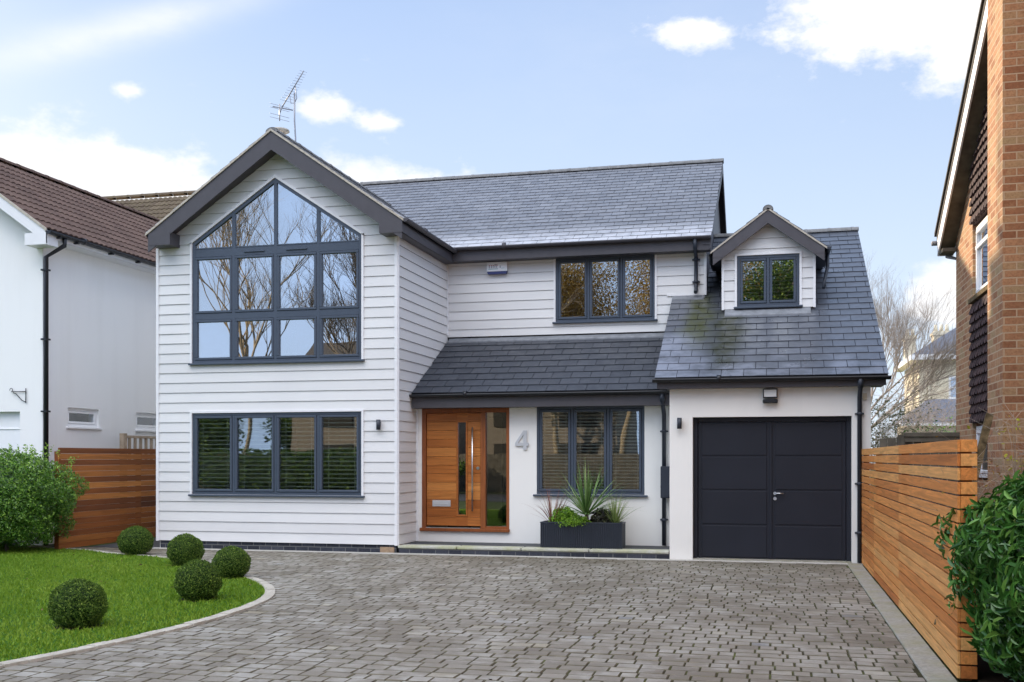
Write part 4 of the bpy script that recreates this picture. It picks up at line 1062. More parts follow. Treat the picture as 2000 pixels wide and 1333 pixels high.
# ------------------------------------------------------------------ hedges
def hedge(name, label, cx, cy, z0, rx, ry, h, n, size, mat, power=3.2, aspect=.5, jit=.6, stems=6, sprigs=0, shoots=0, inner=.86, droop=0):
    t = thing(name, label, 'hedge', (cx, cy, z0))
    u = rng.normal(0, 1, (n, 3)); u /= (np.abs(u)**power).sum(1)[:, None]**(1/power)
    nrm = np.sign(u)*np.abs(u)**(power-1); nrm /= np.linalg.norm(nrm, axis=1)[:, None]
    lump = 1+.05*np.sin(u[:, 0]*7+u[:, 2]*5)+.045*np.cos(u[:, 1]*8+u[:, 2]*7)+.03*np.sin(u[:, 0]*17+u[:, 1]*13+u[:, 2]*15)
    P = np.array([cx, cy, z0+h/2])+u*np.array([rx, ry, h/2])*(lump*(1-.28*rng.uniform(0, 1, n)**1.7))[:, None]
    if shoots:   # young shoots standing out of the top and sides
        S = []; SN = []
        for i in range(shoots):
            a = rng.uniform(0, 2*np.pi); rr = np.sqrt(rng.uniform(0, 1)); L = rng.uniform(.08, .22)
            bx, by = cx+rx*rr*np.cos(a)*.95, cy+ry*rr*np.sin(a)*.95; dx, dy = rng.normal(0, .25, 2)
            if rng.uniform() < .55: base = np.array([bx, by, z0+h*.97]); dirv = np.array([dx, dy, 1])
            else: base = np.array([cx+rx*np.cos(a)*.98, cy+ry*np.sin(a)*.98, z0+h*rng.uniform(.3, .95)]); dirv = np.array([np.cos(a), np.sin(a), .8])
            for q in range(9): S.append(base+dirv*L*q/9); SN.append(np.array([np.cos(q*2.4), np.sin(q*2.4), .6]))
        P = np.concatenate([P, np.array(S)]); nrm = np.concatenate([nrm, np.array(SN)])
    V, k = leaves(P, nrm, size, aspect, jit, droop=droop); tn = np.clip(rng.normal(.45, .24, k), 0, 1)
    if shoots: tn[n:] = np.clip(rng.normal(.85, .1, k-n), 0, 1)
    np_mesh('foliage', V, 4, np.concatenate([tn, tn]), mat, t)
    st_ = MB()
    for i in range(stems):
        a = 2*math.pi*i/stems; x0, y0 = cx+math.cos(a)*rx*.4, cy+math.sin(a)*ry*.4
        st_.tube([(x0, y0, 0), (x0+random.uniform(-.1, .1), y0, h*.4), (x0+math.cos(a)*rx*.3, y0+math.sin(a)*ry*.3, h*.85)], [.025, .018, .006], 6)
    st_.build('stems', 'bark', t)
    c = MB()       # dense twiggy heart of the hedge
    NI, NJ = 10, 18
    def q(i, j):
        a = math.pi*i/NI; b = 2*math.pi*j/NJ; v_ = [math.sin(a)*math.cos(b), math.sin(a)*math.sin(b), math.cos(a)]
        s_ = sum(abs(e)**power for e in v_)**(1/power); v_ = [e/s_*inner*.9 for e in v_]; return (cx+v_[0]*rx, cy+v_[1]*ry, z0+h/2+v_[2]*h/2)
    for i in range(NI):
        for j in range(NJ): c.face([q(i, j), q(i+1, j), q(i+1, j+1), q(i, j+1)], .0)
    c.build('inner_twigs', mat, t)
    return t
hedge('green_hedge', 'bushy rounded bright green hedge at the left, in front of the cedar fence', -12.0, -1.35, .06, 1.85, .95, 1.60, 60000, .045, 'leaf_hedge', 2.8, .55, .6, 9, shoots=260)
hedge('laurel_hedge', 'dark glossy laurel hedge overhanging the near end of the cedar fence', 3.62, -8.75, .0, 1.15, 1.2, 1.50, 26000, .10, 'leaf_laurel', 2.8, .30, .5, 7, shoots=14, droop=.2)

# ------------------------------------------------------------------ fences
def cedar_fence(name, label, x, ylist, ztop_, pitch, mat, th=.022, face=-1, tones=None, gap=.009):
    t = thing(name, label, 'fence', (x, ylist[0], 0)); nb_ = int(round(ztop_/pitch))
    for ya, yb in zip(ylist, ylist[1:]):
        p = MB()
        for i in range(nb_):
            z0 = .02+i*pitch; z1 = z0+pitch-gap
            tn = min(1, max(0, random.gauss(.5, .27))) if tones is None else min(1, max(0, tones[i % len(tones)]+random.uniform(-.15, .15)))
            p.box(x-th/2, x+th/2, min(ya, yb)+.0015, max(ya, yb)-.0015, z0, z1, tn, bev=.002)
        p.build('fence_panel', mat, t)
    return t, nb_
fr_, nbf = cedar_fence('cedar_fence', 'tall orange cedar slat fence along the right side of the driveway', 2.494, [-.06, -2.05, -4.9, -8.57], 1.70, .100, 'cedar', gap=.014)
rp = MB()
for i in range(nbf):
    z0 = .02+i*.100; rp.box(2.507, 2.615, -8.57, -8.548, z0, z0+.087, min(1, max(0, random.gauss(.35, .25))), bev=.002); 
rp.build('return_panel', 'cedar', fr_)
for yy_ in (-.10, -2.05, -4.9, -8.50): MB().box(2.508, 2.585, yy_-.035, yy_+.035, 0, 1.68, .2).build('fence_post', 'cedar_dark', fr_)
lt = [.45, .7, .25, .6, .35, .75, .1, .15, .8, .3, .95, .35, .65, .75, .2, .65, .3]
lf_, nl = cedar_fence('cedar_fence', 'dark reddish cedar slat fence at the left, between hedge and house', -10.6, [-.9, 1.52, 2.6], 1.735, .102, 'cedar_dark', tones=lt, gap=.0035)
for yy_ in (-.85, 1.52, 2.55): MB().box(-10.69, -10.613, yy_-.035, yy_+.035, 0, 1.69, .2).build('fence_post', 'cedar_dark', lf_)
# back of the passage behind the left fence: small timber rail
rl = thing('timber_rail', 'small weathered wooden balustrade behind the left cedar fence', 'railing', (-11.2, 2.4, 1.2))
MB().box(-11.24, -11.14, 1.78, 1.90, 0, 2.06, .5, bev=.006).build('post', 'rail_wood', rl)
MB().box(-11.22, -11.16, 1.90, 3.4, 1.97, 2.02, .5, bev=.004).box(-11.22, -11.16, 1.90, 3.4, 1.40, 1.45).build('rail', 'rail_wood', rl)
for i in range(7): MB().box(-11.21, -11.17, 2.02+i*.19, 2.07+i*.19, 1.45, 1.97).build('baluster', 'rail_wood', rl)
# old dark fence on the right, between garage and brick house
of = thing('old_fence', 'weathered dark timber fence between the garage and the brick house', 'fence', (2.6, -.9, 0))
p = MB(); x = 2.66
while x < 3.72: p.box(x, x+.105, -.90+random.uniform(0, .012), -.882, .02, 1.86+random.uniform(-.01, .01), random.random(), bev=.003); x += .112
p.build('fence_boards', 'old_wood', of); MB().box(2.98, 3.80, -.95, -.87, 1.87, 1.93, .5, bev=.006).box(2.98, 3.74, -.93, -.905, 1.80, 1.868).build('cap_rail', 'old_wood', of)
MB().box(2.90, 2.99, -.93, -.86, 0, 1.90, .7, bev=.005).build('fence_post', 'old_wood', of); MB().box(3.70, 3.80, -.96, -.86, 0, 1.87, .3, bev=.005).build('fence_post', 'old_wood', of)
ls = MB(); a = Vector((2.80, -7.2, 1.30)); b_ = Vector((2.98, -7.0, 1.94)); d_ = (b_-a).normalized(); n_ = Vector((1, 0, 0)); n_ = (n_-d_*n_.dot(d_)).normalized(); m_ = d_.cross(n_); a = a-d_*1.15
ls.extrude([a+n_*.03+m_*.03, a-n_*.03+m_*.03, a-n_*.03-m_*.03, a+n_*.03-m_*.03], d_*((b_-a).length))
tag(ls.build('leaning_stake', 'lichen_wood'), 'mossy old timber stake leaning behind the end of the cedar fence', 'stake')
# straggling yellow-leaved shrub by the brick wall
def shrub(name, label, base, n, h, spread, mat, leafmat, nleaf, lsize, seed=1, segs=4, r0=.006):
    r = random.Random(seed); t = thing(name, label, 'shrub', base); s_ = MB(); P = []
    for i in range(n):
        a = r.uniform(0, 6.28); p = Vector(base)+Vector((r.uniform(-.1, .1)*spread, r.uniform(-.1, .1)*spread, 0)); d = Vector((math.cos(a)*spread*r.uniform(.1, .6), math.sin(a)*spread*r.uniform(.1, .6), h*r.uniform(.6, 1))); pts = [p]
        for k in range(segs): p = p+d/segs+Vector((r.gauss(0, .04), r.gauss(0, .04), r.gauss(0, .02)))*h; pts.append(p); 
        s_.tube(pts, [r0*(1-.8*k/segs) for k in range(segs+1)], 4)
        for k in range(1, segs+1):
            for q in range(3):
                e = pts[k]+Vector((r.gauss(0, .12), r.gauss(0, .12), r.uniform(0, .15)))*h; s_.tube([pts[k], e], [r0*.4, r0*.15], 3); P.append(e); P.append(pts[k].lerp(e, .5))
    s_.build('stems', mat, t)
    if nleaf:
        P = np.array([tuple(r.choice(P)) for _ in range(nleaf)])+np.array([[r.gauss(0, .02) for _ in range(3)] for _ in range(nleaf)]); V, k = leaves(P, np.tile([0, -.3, 1.], (nleaf, 1)), lsize, .5, .7); tn = rng.uniform(0, 1, k); np_mesh('leaves', V, 4, np.concatenate([tn, tn]), leafmat, t)
    return t
shrub('yellow_shrub', 'straggling shrub with yellow-green leaves against the brick chimney', (3.25, -7.3, .0), 26, 1.85, .7, 'twig', 'leaf_yellow', 240, .05, 5)
shrub('brown_shrub', 'brown twiggy undergrowth just behind the laurel hedge', (3.2, -7.75, .3), 60, 1.35, 1.1, 'twig', 'leaf_autumn', 900, .03, 6)

# ------------------------------------------------------------------ BRICK HOUSE on the right
bh = thing('brick_house', 'tall brown brick house with tile-hung panels at the right edge', 'house', (3.7, -.65, 0))
WX = 3.7; z_e = 4.66; yv = -.40; vs = .52
def vz(yy): return z_e+(yv-yy)*vs
RYb = -8.2
w_ = MB(); zb = lambda yy: vz(yy)-.10
def wallquad(y0, y1, z0a, z0b, z1a, z1b): w_.extrude([(WX, y0, z0a), (WX, y1, z0b), (WX, y1, z1b), (WX, y0, z1a)], (.25, 0, 0))
Y_W0, Y_W1 = -4.3, -1.93          # window / tile strip extents
wallquad(-.65, Y_W1, 0, 0, zb(-.65), zb(Y_W1)); wallquad(Y_W0, RYb, 0, 0, zb(Y_W0), zb(RYb)); wallquad(RYb, -14.6, 0, 0, zb(RYb), zb(RYb)-(14.6+RYb)*vs)
w_.extrude([(WX+.06, Y_W1, 0), (WX+.06, Y_W0, 0), (WX+.06, Y_W0, 1.30), (WX+.06, Y_W1, 1.30)], (.19, 0, 0)); w_.extrude([(WX+.20, Y_W1, 1.3), (WX+.20, Y_W0, 1.3), (WX+.20, Y_W0, zb(Y_W0)), (WX+.20, Y_W1, zb(Y_W1))], (.05, 0, 0))
w_.box(WX+.25, 11, -.9, -.65, 0, 4.6); w_.box(WX+.25, 11, -14.6, -14.35, 0, 4.6)
w_.build('wall', 'brick', bh)
MB().box(3.35, WX, -5.60, -4.86, 0, 9.3).build('chimney', 'brick', bh)
def hung(y0, y1, z0, z1f, name='tile_panel'):
    mb = MB(); mb.box(WX+.0, WX+.05, y1, y0, z0, min(z1f(y0), z1f(y1))); pitch = .115; tw = .165; z = z0; i = 0
    while z < z1f(min(y0, y1))-.03:
        y = max(y0, y1)+(tw/2 if i % 2 else 0)
        while y > min(y0, y1)-.05:
            ya, yb = min(y-.004, max(y0, y1)), max(y-tw+.004, min(y0, y1))
            if ya-yb > .03 and z < z1f(ya)-.05:
                tn = random.random(); o0 = -.045+random.uniform(-.006, .003); o1 = -.008; zt_ = z+pitch+.03; ym_ = (ya+yb)/2
                prof = [(ya, z+.035), (ya-(ya-yb)*.2, z+.006), (ym_, z), (yb+(ya-yb)*.2, z+.006), (yb, z+.035)]
                bot = [(WX+o0, a, b) for a, b in prof]; top = [(WX+o1, yb, zt_), (WX+o1, ya, zt_)]
                mb.face(bot+top, tn)
                for q in range(4): mb.face([bot[q], bot[q+1], (WX-.005, bot[q+1][1], bot[q+1][2]), (WX-.005, bot[q][1], bot[q][2])], tn)
            y -= tw
        z += pitch; i += 1
    return mb.build(name, 'hung_tile', bh)
hung(Y_W1, Y_W0, 4.56, lambda yy: zb(yy)-.02); hung(Y_W1, Y_W0, 2.02, lambda yy: 3.55)
window(Y_W0, Y_W1, 3.62, 4.53, WX+.05, 2, parent=bh, mat='plastic_white', glass='glass_up', axis='x', sign=-1, surround=False, sill=False, fr=.05)
MB().box(WX-.05, WX+.06, Y_W0, Y_W1+.03, 3.555, 3.61).build('sill', 'lichen_wood', bh)
MB().box(WX+.03, WX+.05, Y_W0, Y_W1, 4.24, 4.29).build('window_bar', 'plastic_white', bh)
window(-3.3, Y_W1-.02, 1.33, 1.98, WX+.05, 1, parent=bh, mat='plastic_white', glass='glass', axis='x', sign=-1, surround=False, sill=False, fr=.05)
r_ = MB(); t0 = vz(RYb)
r_.extrude([(3.48, yv, z_e+.02), (3.48, RYb, t0+.02), (3.48, RYb, t0+.12), (3.48, yv, z_e+.12)], (8, 0, 0)); r_.extrude([(3.48, RYb, t0+.02), (3.48, -15, t0-(15+RYb)*vs), (3.48, -15, t0-(15+RYb)*vs+.1), (3.48, RYb, t0+.12)], (8, 0, 0))
yy_ = yv+.06
while yy_ > RYb: r_.extrude([(3.455, yy_, vz(yy_)+.12), (3.455, yy_-.32, vz(yy_-.32)+.13), (3.455, yy_-.32, vz(yy_-.32)+.165), (3.455, yy_, vz(yy_)+.175)], (1.2, 0, 0), random.random()); yy_ -= .30
r_.build('roof', 'dark_tile', bh)
b = MB(); b.extrude([(3.485, yv-.02, z_e-.20), (3.485, RYb, t0-.19), (3.485, RYb, t0+.02), (3.485, yv-.02, z_e+.02)], (.022, 0, 0)); b.box(3.487, WX, yv-.03, yv-.01, z_e-.205, z_e-.03)
b.build('bargeboard', 'white_trim', bh)
b = MB(); b.extrude([(3.508, yv-.04, z_e-.17), (3.508, RYb, t0-.16), (3.508, RYb, t0-.13), (3.508, yv-.04, z_e-.14)], (.19, 0, 0)); b.box(3.51, 3.69, yv-.35, yv-.05, z_e-.20, z_e-.15); b.build('soffit', 'old_wood', bh)
gt = MB(); gt.gutter((3.42, yv+.06, z_e+.02), (9, yv+.06, z_e+.02), .06); gt.tube([(3.72, yv+.02, z_e-.05), (3.62, yv-.05, z_e-.22), (3.75, -.60, z_e-.30), (3.85, -.60, 0)], .035, 10); gt.build('gutter', 'galv', bh)

# ------------------------------------------------------------------ WHITE HOUSE on the left
wh = thing('white_house', 'white rendered house with brown pantile roof behind the hedge at the left', 'house', (-11.6, 0, 0))
LX = -11.6
w_ = MB()
def lop(mb, ops):  # side wall with window openings, plane x=LX
    ys = sorted({0.0, 12.0, *[q for o in ops for q in o[:2]]})
    for a, b in zip(ys, ys[1:]):
        m_ = (a+b)/2; zz = [(0, 5.72)]
        for (p, q, r, s) in ops:
            if p < m_ < q: zz = [(0, r), (s, 5.72)]
        for c, d in zz: mb.box(LX-.25, LX, a, b, c, d)
lop(w_, [(.70, 1.65, 2.17, 2.52), (2.9, 3.85, 2.17, 2.52)])
w_.extrude([(LX-.25, 0, 0), (LX-.48, 0, 0), (LX-.48, 0, 5.9), (LX-.25, 0, 5.75)], (0, .25, 0))
w_.box(-24, -17, 0, .25, 0, 5.6); w_.extrude([(LX-.48, 0, 2.42), (-17, 0, 2.42), (-17, 0, 5.6), (-14.1, 0, 7.6), (LX-.48, 0, 5.9)], (0, .25, 0))  # front wall stretched left, out of view, to block the low sun
w_.box(-17, -16.75, .25, 12, 0, 5.6)
w_.build('wall', 'left_render', wh)
MB().box(-15, LX-.48, .10, .14, 0, 2.42).box(-15, LX-.5, .085, .10, .9, .915).box(-15, LX-.5, .085, .10, 1.5, 1.515).box(-15, LX-.5, .085, .10, 2.1, 2.115).build('garage_door', 'plastic_white', wh)
for (a, b) in ((.70, 1.65), (2.9, 3.85)):
    window(a, b, 2.17, 2.52, LX-.06, 1, parent=wh, mat='plastic_white', glass='glass', axis='x', sign=1, surround=False, sill=False, fr=.05)
    MB().box(LX-.05, LX+.04, a-.05, b+.05, 2.125, 2.165, bev=.005).build('window_sill', 'plastic_white', wh)
def pantiles(O, U, V, nrm, ulen, vlen, roll=.15, course=.30, mat='pantile', parent=None, name='roof'):
    O, U, V, nrm = [np.array(q, float) for q in (O, U, V, nrm)]; U /= np.linalg.norm(U); V /= np.linalg.norm(V); nrm /= np.linalg.norm(nrm)
    nc = int(vlen/course); us = np.arange(0, ulen, roll/8); prof = .028*np.abs(np.sin(np.pi*us/roll))**.8
    polys = []; T = []
    for c in range(nc):
        v0, v1 = c*course, (c+1)*course+.03
        lo = O+U*us[:, None]+V*v0+nrm*(prof+.035)[:, None]; hi = O+U*us[:, None]+V*v1+nrm*(prof+.012)[:, None]; bt = O+U*us[:, None]+V*v0+nrm*(prof+.006)[:, None]
        polys.append(np.stack([lo[:-1], lo[1:], hi[1:], hi[:-1]], 1)); polys.append(np.stack([bt[:-1], bt[1:], lo[1:], lo[:-1]], 1))
        tt = rng.uniform(0, 1, len(us)//16+2)[(np.arange(len(us)-1)//16)]; T += [tt, tt]
    return np_mesh(name, np.concatenate(polys), 4, np.concatenate(T), mat, parent)
rx, rz = -14.1, 7.60; ex, ez = -11.30, 5.62
V = (rx-ex, 0, rz-ez); nn = (rz-ez, 0, ex-rx); vl_ = math.hypot(rx-ex, rz-ez)
pantiles((ex, -.32, ez), (0, 1, 0), V, nn, 8.0, vl_, parent=wh)
dk = MB(); dk.extrude([(ex, -.3, ez-.03), (rx, -.3, rz-.03), (rx, -.3, rz-.10), (ex, -.3, ez-.10)], (0, 8.5, 0)); dk.extrude([(rx, -.3, rz-.03), (-17.3, -.3, 5.4), (-17.3, -.3, 5.3), (rx, -.3, rz-.12)], (0, 12, 0)); dk.build('roof_underlay', 'dark_tile', wh)
ridge((rx, -.32, rz+.01), (rx, 7.55, rz+.01), r=.12, parent=wh, mat='pantile')
# rear cross range with mossy tiles, left end lengthened unseen to block the sun
pantiles((-29, 5.2, 5.65), (1, 0, 0), (0, 4.6, 3.2), (0, -3.2, 4.6), 19.2, math.hypot(4.6, 3.2), mat='pantile_moss', parent=wh, name='rear_roof')
dk = MB(); dk.extrude([(-29, 5.2, 5.58), (-29, 9.8, 8.79), (-29, 14.4, 5.58)], (19.2, 0, 0)); dk.box(-18.8, -10, 5.5, 14, 0, 5.6); dk.build('rear_wall', 'left_render', wh)
ridge((-29, 9.8, 8.87), (-9.8, 9.8, 8.87), r=.12, parent=wh, mat='pantile_moss')
b = MB()
b.extrude([(ex+.02, -.33, ez-.02), (rx, -.33, rz-.02), (rx, -.33, rz-.24), (ex+.02, -.33, ez-.24)], (0, .03, 0)); b.box(ex-.42, ex+.02, -.331, 0, ez-.26, ez-.05); b.extrude([(rx, -.33, rz-.02), (-17.3, -.33, 5.35), (-17.3, -.33, 5.1), (rx, -.33, rz-.24)], (0, .03, 0))
b.box(ex-.30, ex+.0, 0, 6.5, ez-.14, ez-.10); b.box(ex-.02, ex+.005, -.3, 6.5, ez-.14, ez-.0); b.build('bargeboard', 'white_trim', wh)
v = MB(); v.extrude([(ex+.03, -.345, ez+.02), (rx, -.345, rz+.02), (rx, -.345, rz-.03), (ex+.03, -.345, ez-.03)], (0, .03, 0)); v.build('verge', 'verge_cement', wh)
gt = MB(); gt.gutter((ex+.06, -.33, ez-.02), (ex+.06, 6.5, ez-.02), .06)
for yy_ in (-.05, .45, 1.5, 2.4, 3.3): gt.box(ex, ex+.10, yy_, yy_+.05, ez-.11, ez-.08)
gt.build('gutter', 'gutter_black', wh)
dp = MB(); dp.tube([(ex+.05, .14, ez-.06), (ex+.05, .14, ez-.20), (LX+.07, -.0, ez-.42), (LX+.07, -.0, 0)], .042, 12)
for z in (4.95, 3.7, 2.4): dp.box(LX, LX+.12, -.06, .06, z, z+.03)
dp.build('downpipe', 'gutter_black', wh)
hb = MB(); hx, hz_ = -11.94, 2.84
hb.tube([(hx, -.02, hz_+.0), (hx, -.02, hz_-.27)], .008, 6); hb.tube([(hx, -.02, hz_-.06), (hx-.30, -.03, hz_-.06)], .008, 6)
hb.tube([(hx, -.02, hz_-.25), (hx-.08, -.02, hz_-.22), (hx-.20, -.03, hz_-.10), (hx-.26, -.03, hz_-.08)], .007, 6)
hb.tube([(hx-.30+.03*math.cos(a), -.03, hz_-.03+.03*math.sin(a)) for a in [i*.5-1.5 for i in range(11)]], .006, 6)
tag(hb.build('hanging_bracket', 'gutter_black'), 'black scrolled hanging basket bracket on the white house wall', 'bracket')

# ------------------------------------------------------------------ CREAM HOUSE far right
chs = thing('cream_house', 'distant cream stucco house with slate hipped roof and tall chimneys', 'house', (7.9, 36.5, 0))
x0, x1, y0, y1, eh = 7.9, 20, 36.5, 43.0, 6.15
MB().box(x0, 9.12, y0, y1, 0, eh).box(9.12, x1, y0, y1, 0, 4.3).box(9.12, x1, y0, y1, 5.42, eh).box(9.8, x1, y0, y1, 4.3, 5.42).box(9.12, 9.8, y0+.2, y1, 4.3, 5.42).box(x0-.08, x0+.25, y0-.06, y0+.1, 0, eh).build('wall', 'cream', chs)
r_ = MB(); yr = (y0+y1)/2; 
e0 = (x0-.45, y0-.45, eh+.25); e1 = (x1, y0-.45, eh+.25); e2 = (x1, y1+.45, eh+.25); e3 = (x0-.45, y1+.45, eh+.25); h0 = (x0+3.2, yr, eh+2.6); h1 = (x1, yr, eh+2.6)
r_.face([e0, e1, h1, h0]); r_.face([e3, e0, h0]); r_.face([e2, e3, h0, h1]); r_.build('roof', 'slate_far', chs)
MB().box(x0-.5, x1, y0-.5, y0-.05, eh+.0, eh+.24).box(x0-.5, x0-.05, y0-.05, y1+.5, eh, eh+.24).build('eaves', 'white_trim', chs)
for (a, b, c) in ((7.62, 8.12, 40.2), (8.75, 9.65, 38.6)):
    cm = MB().box(a, b, c, c+.8, eh+.2, 7.75).box(a-.06, b+.06, c-.06, c+.86, 7.55, 7.68)
    for k in range(2 if b-a < .7 else 3): xx = a+.15+k*.26; cm.tube([(xx, c+.4, 7.75), (xx, c+.4, 8.1)], [.09, .07], 8)
    cm.build('chimney', 'cream', chs)
window(9.12, 9.8, 4.3, 5.42, y0+.05, 1, parent=chs, mat='plastic_white', glass='glass', surround=False, fr=.05)
MB().box(9.13, 9.79, y0+.03, y0+.08, 4.83, 4.88).build('window_bar', 'plastic_white', chs)
MB().tube([(x0+.35, y0-.12, eh), (x0+.35, y0-.12, 0)], .06, 8).tube([(x0-.1, y0+2, eh), (x0-.1, y0+2, 0)], .06, 8).build('downpipe', 'cream', chs)
oh = thing('outbuilding', 'low slate-roofed outbuilding in front of the distant cream house', 'outbuilding', (7.5, 30, 0))
r_ = MB(); a0, a1, b0_, b1_ = 6.2, 10.6, 29.5, 33; r_.face([(a0, b0_, 3.0), (a1, b0_, 3.0), (a1-1.4, 31.2, 4.05), (a0+1.3, 31.2, 4.05)]); r_.face([(a0, b1_, 3.0), (a0, b0_, 3.0), (a0+1.3, 31.2, 4.05)]); r_.face([(a1, b0_, 3.0), (a1, b1_, 3.0), (a1-1.4, 31.2, 4.05)]); r_.face([(a1, b1_, 3.0), (a0, b1_, 3.0), (a0+1.3, 31.2, 4.05), (a1-1.4, 31.2, 4.05)]); r_.build('roof', 'slate_far', oh)
MB().box(a0+.25, a1-.25, b0_+.25, b1_-.25, 0, 2.95).build('wall', 'cream', oh); MB().box(a0, a1, b0_-.04, b0_+.1, 2.88, 3.0).build('gutter', 'white_trim', oh)

# ------------------------------------------------------------------ trees
def tree(name, label, base, h, mat, seed, depth=6, r0=.2, lean=(0, 0), spread=.62, crown=None, group=None, ratio=.76, kids=(2, 3), trunk=.28, up=.12, leaf=None, cat='tree', thin=.62):
    r = random.Random(seed); t = thing(name, label, cat, base, group); tm = MB(); cmn = MB(); tips = []
    def rec(p, d, L, rad, k):
        pts = [p]; n = 3; q = p.copy(); dd = d.copy()
        for i in range(n):
            dd = (dd+Vector((r.gauss(0, .11), r.gauss(0, .11), r.gauss(0, .07)+up*.4))).normalized(); q = q+dd*L/n; pts.append(q.copy())
        (tm if k >= depth-1 else cmn).tube(pts, [rad*(1-.35*i/n) for i in range(n+1)], 8 if k >= depth-1 else (5 if k > 2 else 3), r.random(), cap=False)
        if k <= 2: tips.extend(pts[1:])
        if k == 0: return
        m_ = r.randint(*kids)+(1 if k == depth else 0)
        for i in range(m_):
            ax = Vector((r.gauss(0, 1), r.gauss(0, 1), r.gauss(0, .6))).normalized(); ang = r.uniform(.25, spread)
            e = (dd+ax*math.tan(ang)*.9).normalized(); e = (e+Vector((0, 0, up))).normalized()
            st_ = pts[-1] if i == 0 or k == depth else pts[r.randint(1, n)]
            rec(st_, e, L*ratio*r.uniform(.8, 1.15), rad*thin*r.uniform(.8, 1.1), k-1)
    rec(Vector(base), Vector((lean[0], lean[1], 1)).normalized(), h*trunk, r0, depth)
    tm.build('trunk', mat, t); cmn.build('crown', mat, t)
    if leaf:
        P = np.array([tuple(r.choice(tips)) for _ in range(leaf[1])])+rng.normal(0, leaf[3] if len(leaf) > 3 else .15, (leaf[1], 3)); V, k = leaves(P, rng.normal(0, 1, (leaf[1], 3)), leaf[2], .6, .5); tn = rng.uniform(0, 1, k); np_mesh('leaves', V, 4, np.concatenate([tn, tn]), leaf[0], t)
    return t
# behind the garage, right
tree('bare_tree', 'bare winter tree with fanning branches behind the right side of the garage roof', (3.2, 22, 0), 7.7, 'twig_pale', 24, depth=8, r0=.085, thin=.65, lean=(.16, 0), spread=.52, kids=(3, 3), ratio=.79, up=.06, trunk=.29)
tree('bare_tree', 'low bare tree with drooping tangled twigs in front of the cream house', (4.9, 20, 0), 5.6, 'twig_pale', 33, depth=7, r0=.05, spread=.95, kids=(2, 3), ratio=.78, up=-.02, trunk=.26)
shrub('evergreen_shrub', 'grey-green bushy shrub above the old fence beside the garage wall', (3.75, 8.2, 0), 80, 2.75, 1.0, 'twig', 'leaf_scrub', 3800, .06, 9)
shrub('bare_shrub', 'pinkish brown bare shrub behind the old fence near the brick house', (5.6, 16, 0), 110, 3.6, 2.6, 'twig', 'leaf_scrub', 300, .05, 10, r0=.012)
shrub('ivy_shrub', 'small bright green shrub over the old fence by the brick house', (4.25, 4, 0), 40, 2.2, .8, 'twig', 'leaf_hedge', 1600, .055, 12)
# the far side of the street, seen in the window reflections
RG = 'trees across the street reflected in the windows'
tree('street_tree', 'pale-barked bare tree across the street reflected in the left of the gable window', (-24, -31, 0), 19, 'bark_gold', 41, depth=8, r0=.15, thin=.69, spread=.65, group=RG, trunk=.21, ratio=.79, kids=(2, 3))
tree('street_tree', 'spreading bare oak across the street reflected in the right of the gable window', (-14.5, -30, 0), 18, 'bark', 43, depth=8, r0=.16, thin=.69, spread=.95, group=RG, trunk=.17, kids=(3, 3), ratio=.79, up=.05)
tree('street_tree', 'bare tree across the street reflected in the middle of the gable window', (-19.5, -36, 0), 19, 'bark', 47, depth=8, r0=.18, thin=.68, spread=.7, group=RG, trunk=.20, ratio=.79, kids=(3, 3))
tree('street_tree', 'golden-leaved tree across the street reflected in the first floor window', (-5.6, -30, 0), 17, 'bark_gold', 51, depth=7, r0=.2, spread=.85, group=RG, trunk=.22, leaf=('leaf_autumn', 50000, .10, .7))
tree('street_tree', 'second golden-leaved tree just left of the first, reflected in the first floor window', (-9.0, -32, 0), 17, 'bark_gold', 52, depth=7, r0=.2, spread=.85, group=RG, trunk=.22, leaf=('leaf_autumn', 50000, .10, .7))
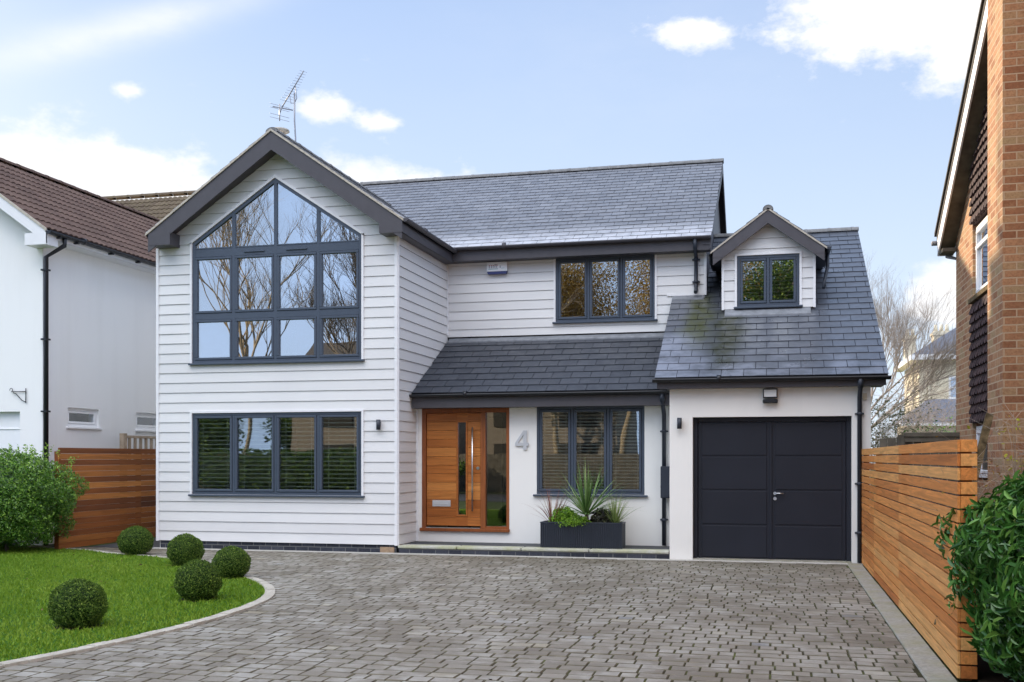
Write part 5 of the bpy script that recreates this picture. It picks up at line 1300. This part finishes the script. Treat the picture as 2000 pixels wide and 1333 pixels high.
tree('street_tree', 'leafy dark green tree across the street reflected in the dormer window', (1.0, -31, 0), 16, 'bark', 55, depth=6, r0=.35, spread=.7, group=RG, trunk=.24, leaf=('leaf_box', 26000, .13, .6))
tree('street_tree', 'dark evergreen tree added far across the street to darken the lower wide window reflection', (-27, -42, 0), 7, 'bark', 56, depth=5, r0=.2, spread=.8, group=RG, trunk=.22, leaf=('leaf_box', 14000, .2, .6))  # this and the next evergreen added to hide bright sky in the lower window
tree('street_tree', 'small evergreen tree added by the facing house to darken the lower wide window reflection', (-31, -39, 0), 6, 'bark', 57, depth=5, r0=.2, spread=.8, group=RG, trunk=.22, leaf=('leaf_box', 12000, .2, .6))
oppo = thing('facing_house', 'gabled pale house across the street reflected in the ground floor windows', 'house', (-14, -38, 0))
MB().box(-24, -16, -44, -36, 0, 5.0).box(-14, -6.5, -43, -35, 0, 4.8).build('wall', 'dull_stone', oppo)
r_ = MB(); r_.extrude([(-24.5, -44.3, 5), (-24.5, -35.6, 5), (-24.5, -40, 8.2)], (9, 0, 0)); r_.extrude([(-14.4, -34.6, 4.8), (-6.1, -34.6, 4.8), (-10.2, -34.6, 8.1)], (0, -8.6, 0)); r_.build('roof', 'dark_tile', oppo)
for (a, b, c, d) in ((-22.5, -20.5, 1, 2.3), (-19.5, -17.5, 1, 2.3), (-22.5, -20.5, 3.2, 4.4), (-19.5, -17.5, 3.2, 4.4)): MB().box(a, b, -35.98, -35.9, c, d).build('window', 'dark_inside', oppo)
for (a, b, c, d) in ((-13, -11, 1, 2.3), (-9.5, -7.6, 0.2, 2.3), (-13, -11, 3.2, 4.4), (-9.5, -7.6, 3.2, 4.4)): MB().box(a, b, -34.98, -34.9, c, d).build('window', 'dark_inside', oppo)
sf = thing('street_fence', 'grey board fence across the street reflected in the ground floor windows', 'fence', (-8, -27.8, 0))
p = MB(); x = -26.
while x < 12: p.box(x, x+.13, -27.9, -27.87, 0, 1.75+random.uniform(-.02, .02), random.random()); x += .145
p.build('fence_boards', 'old_wood', sf)
hedge('street_hedge', 'dark hedge across the street reflected in the left ground floor window', -19, -26.6, 0, 6.5, .8, 1.9, 9000, .16, 'leaf_box', 4, .6)
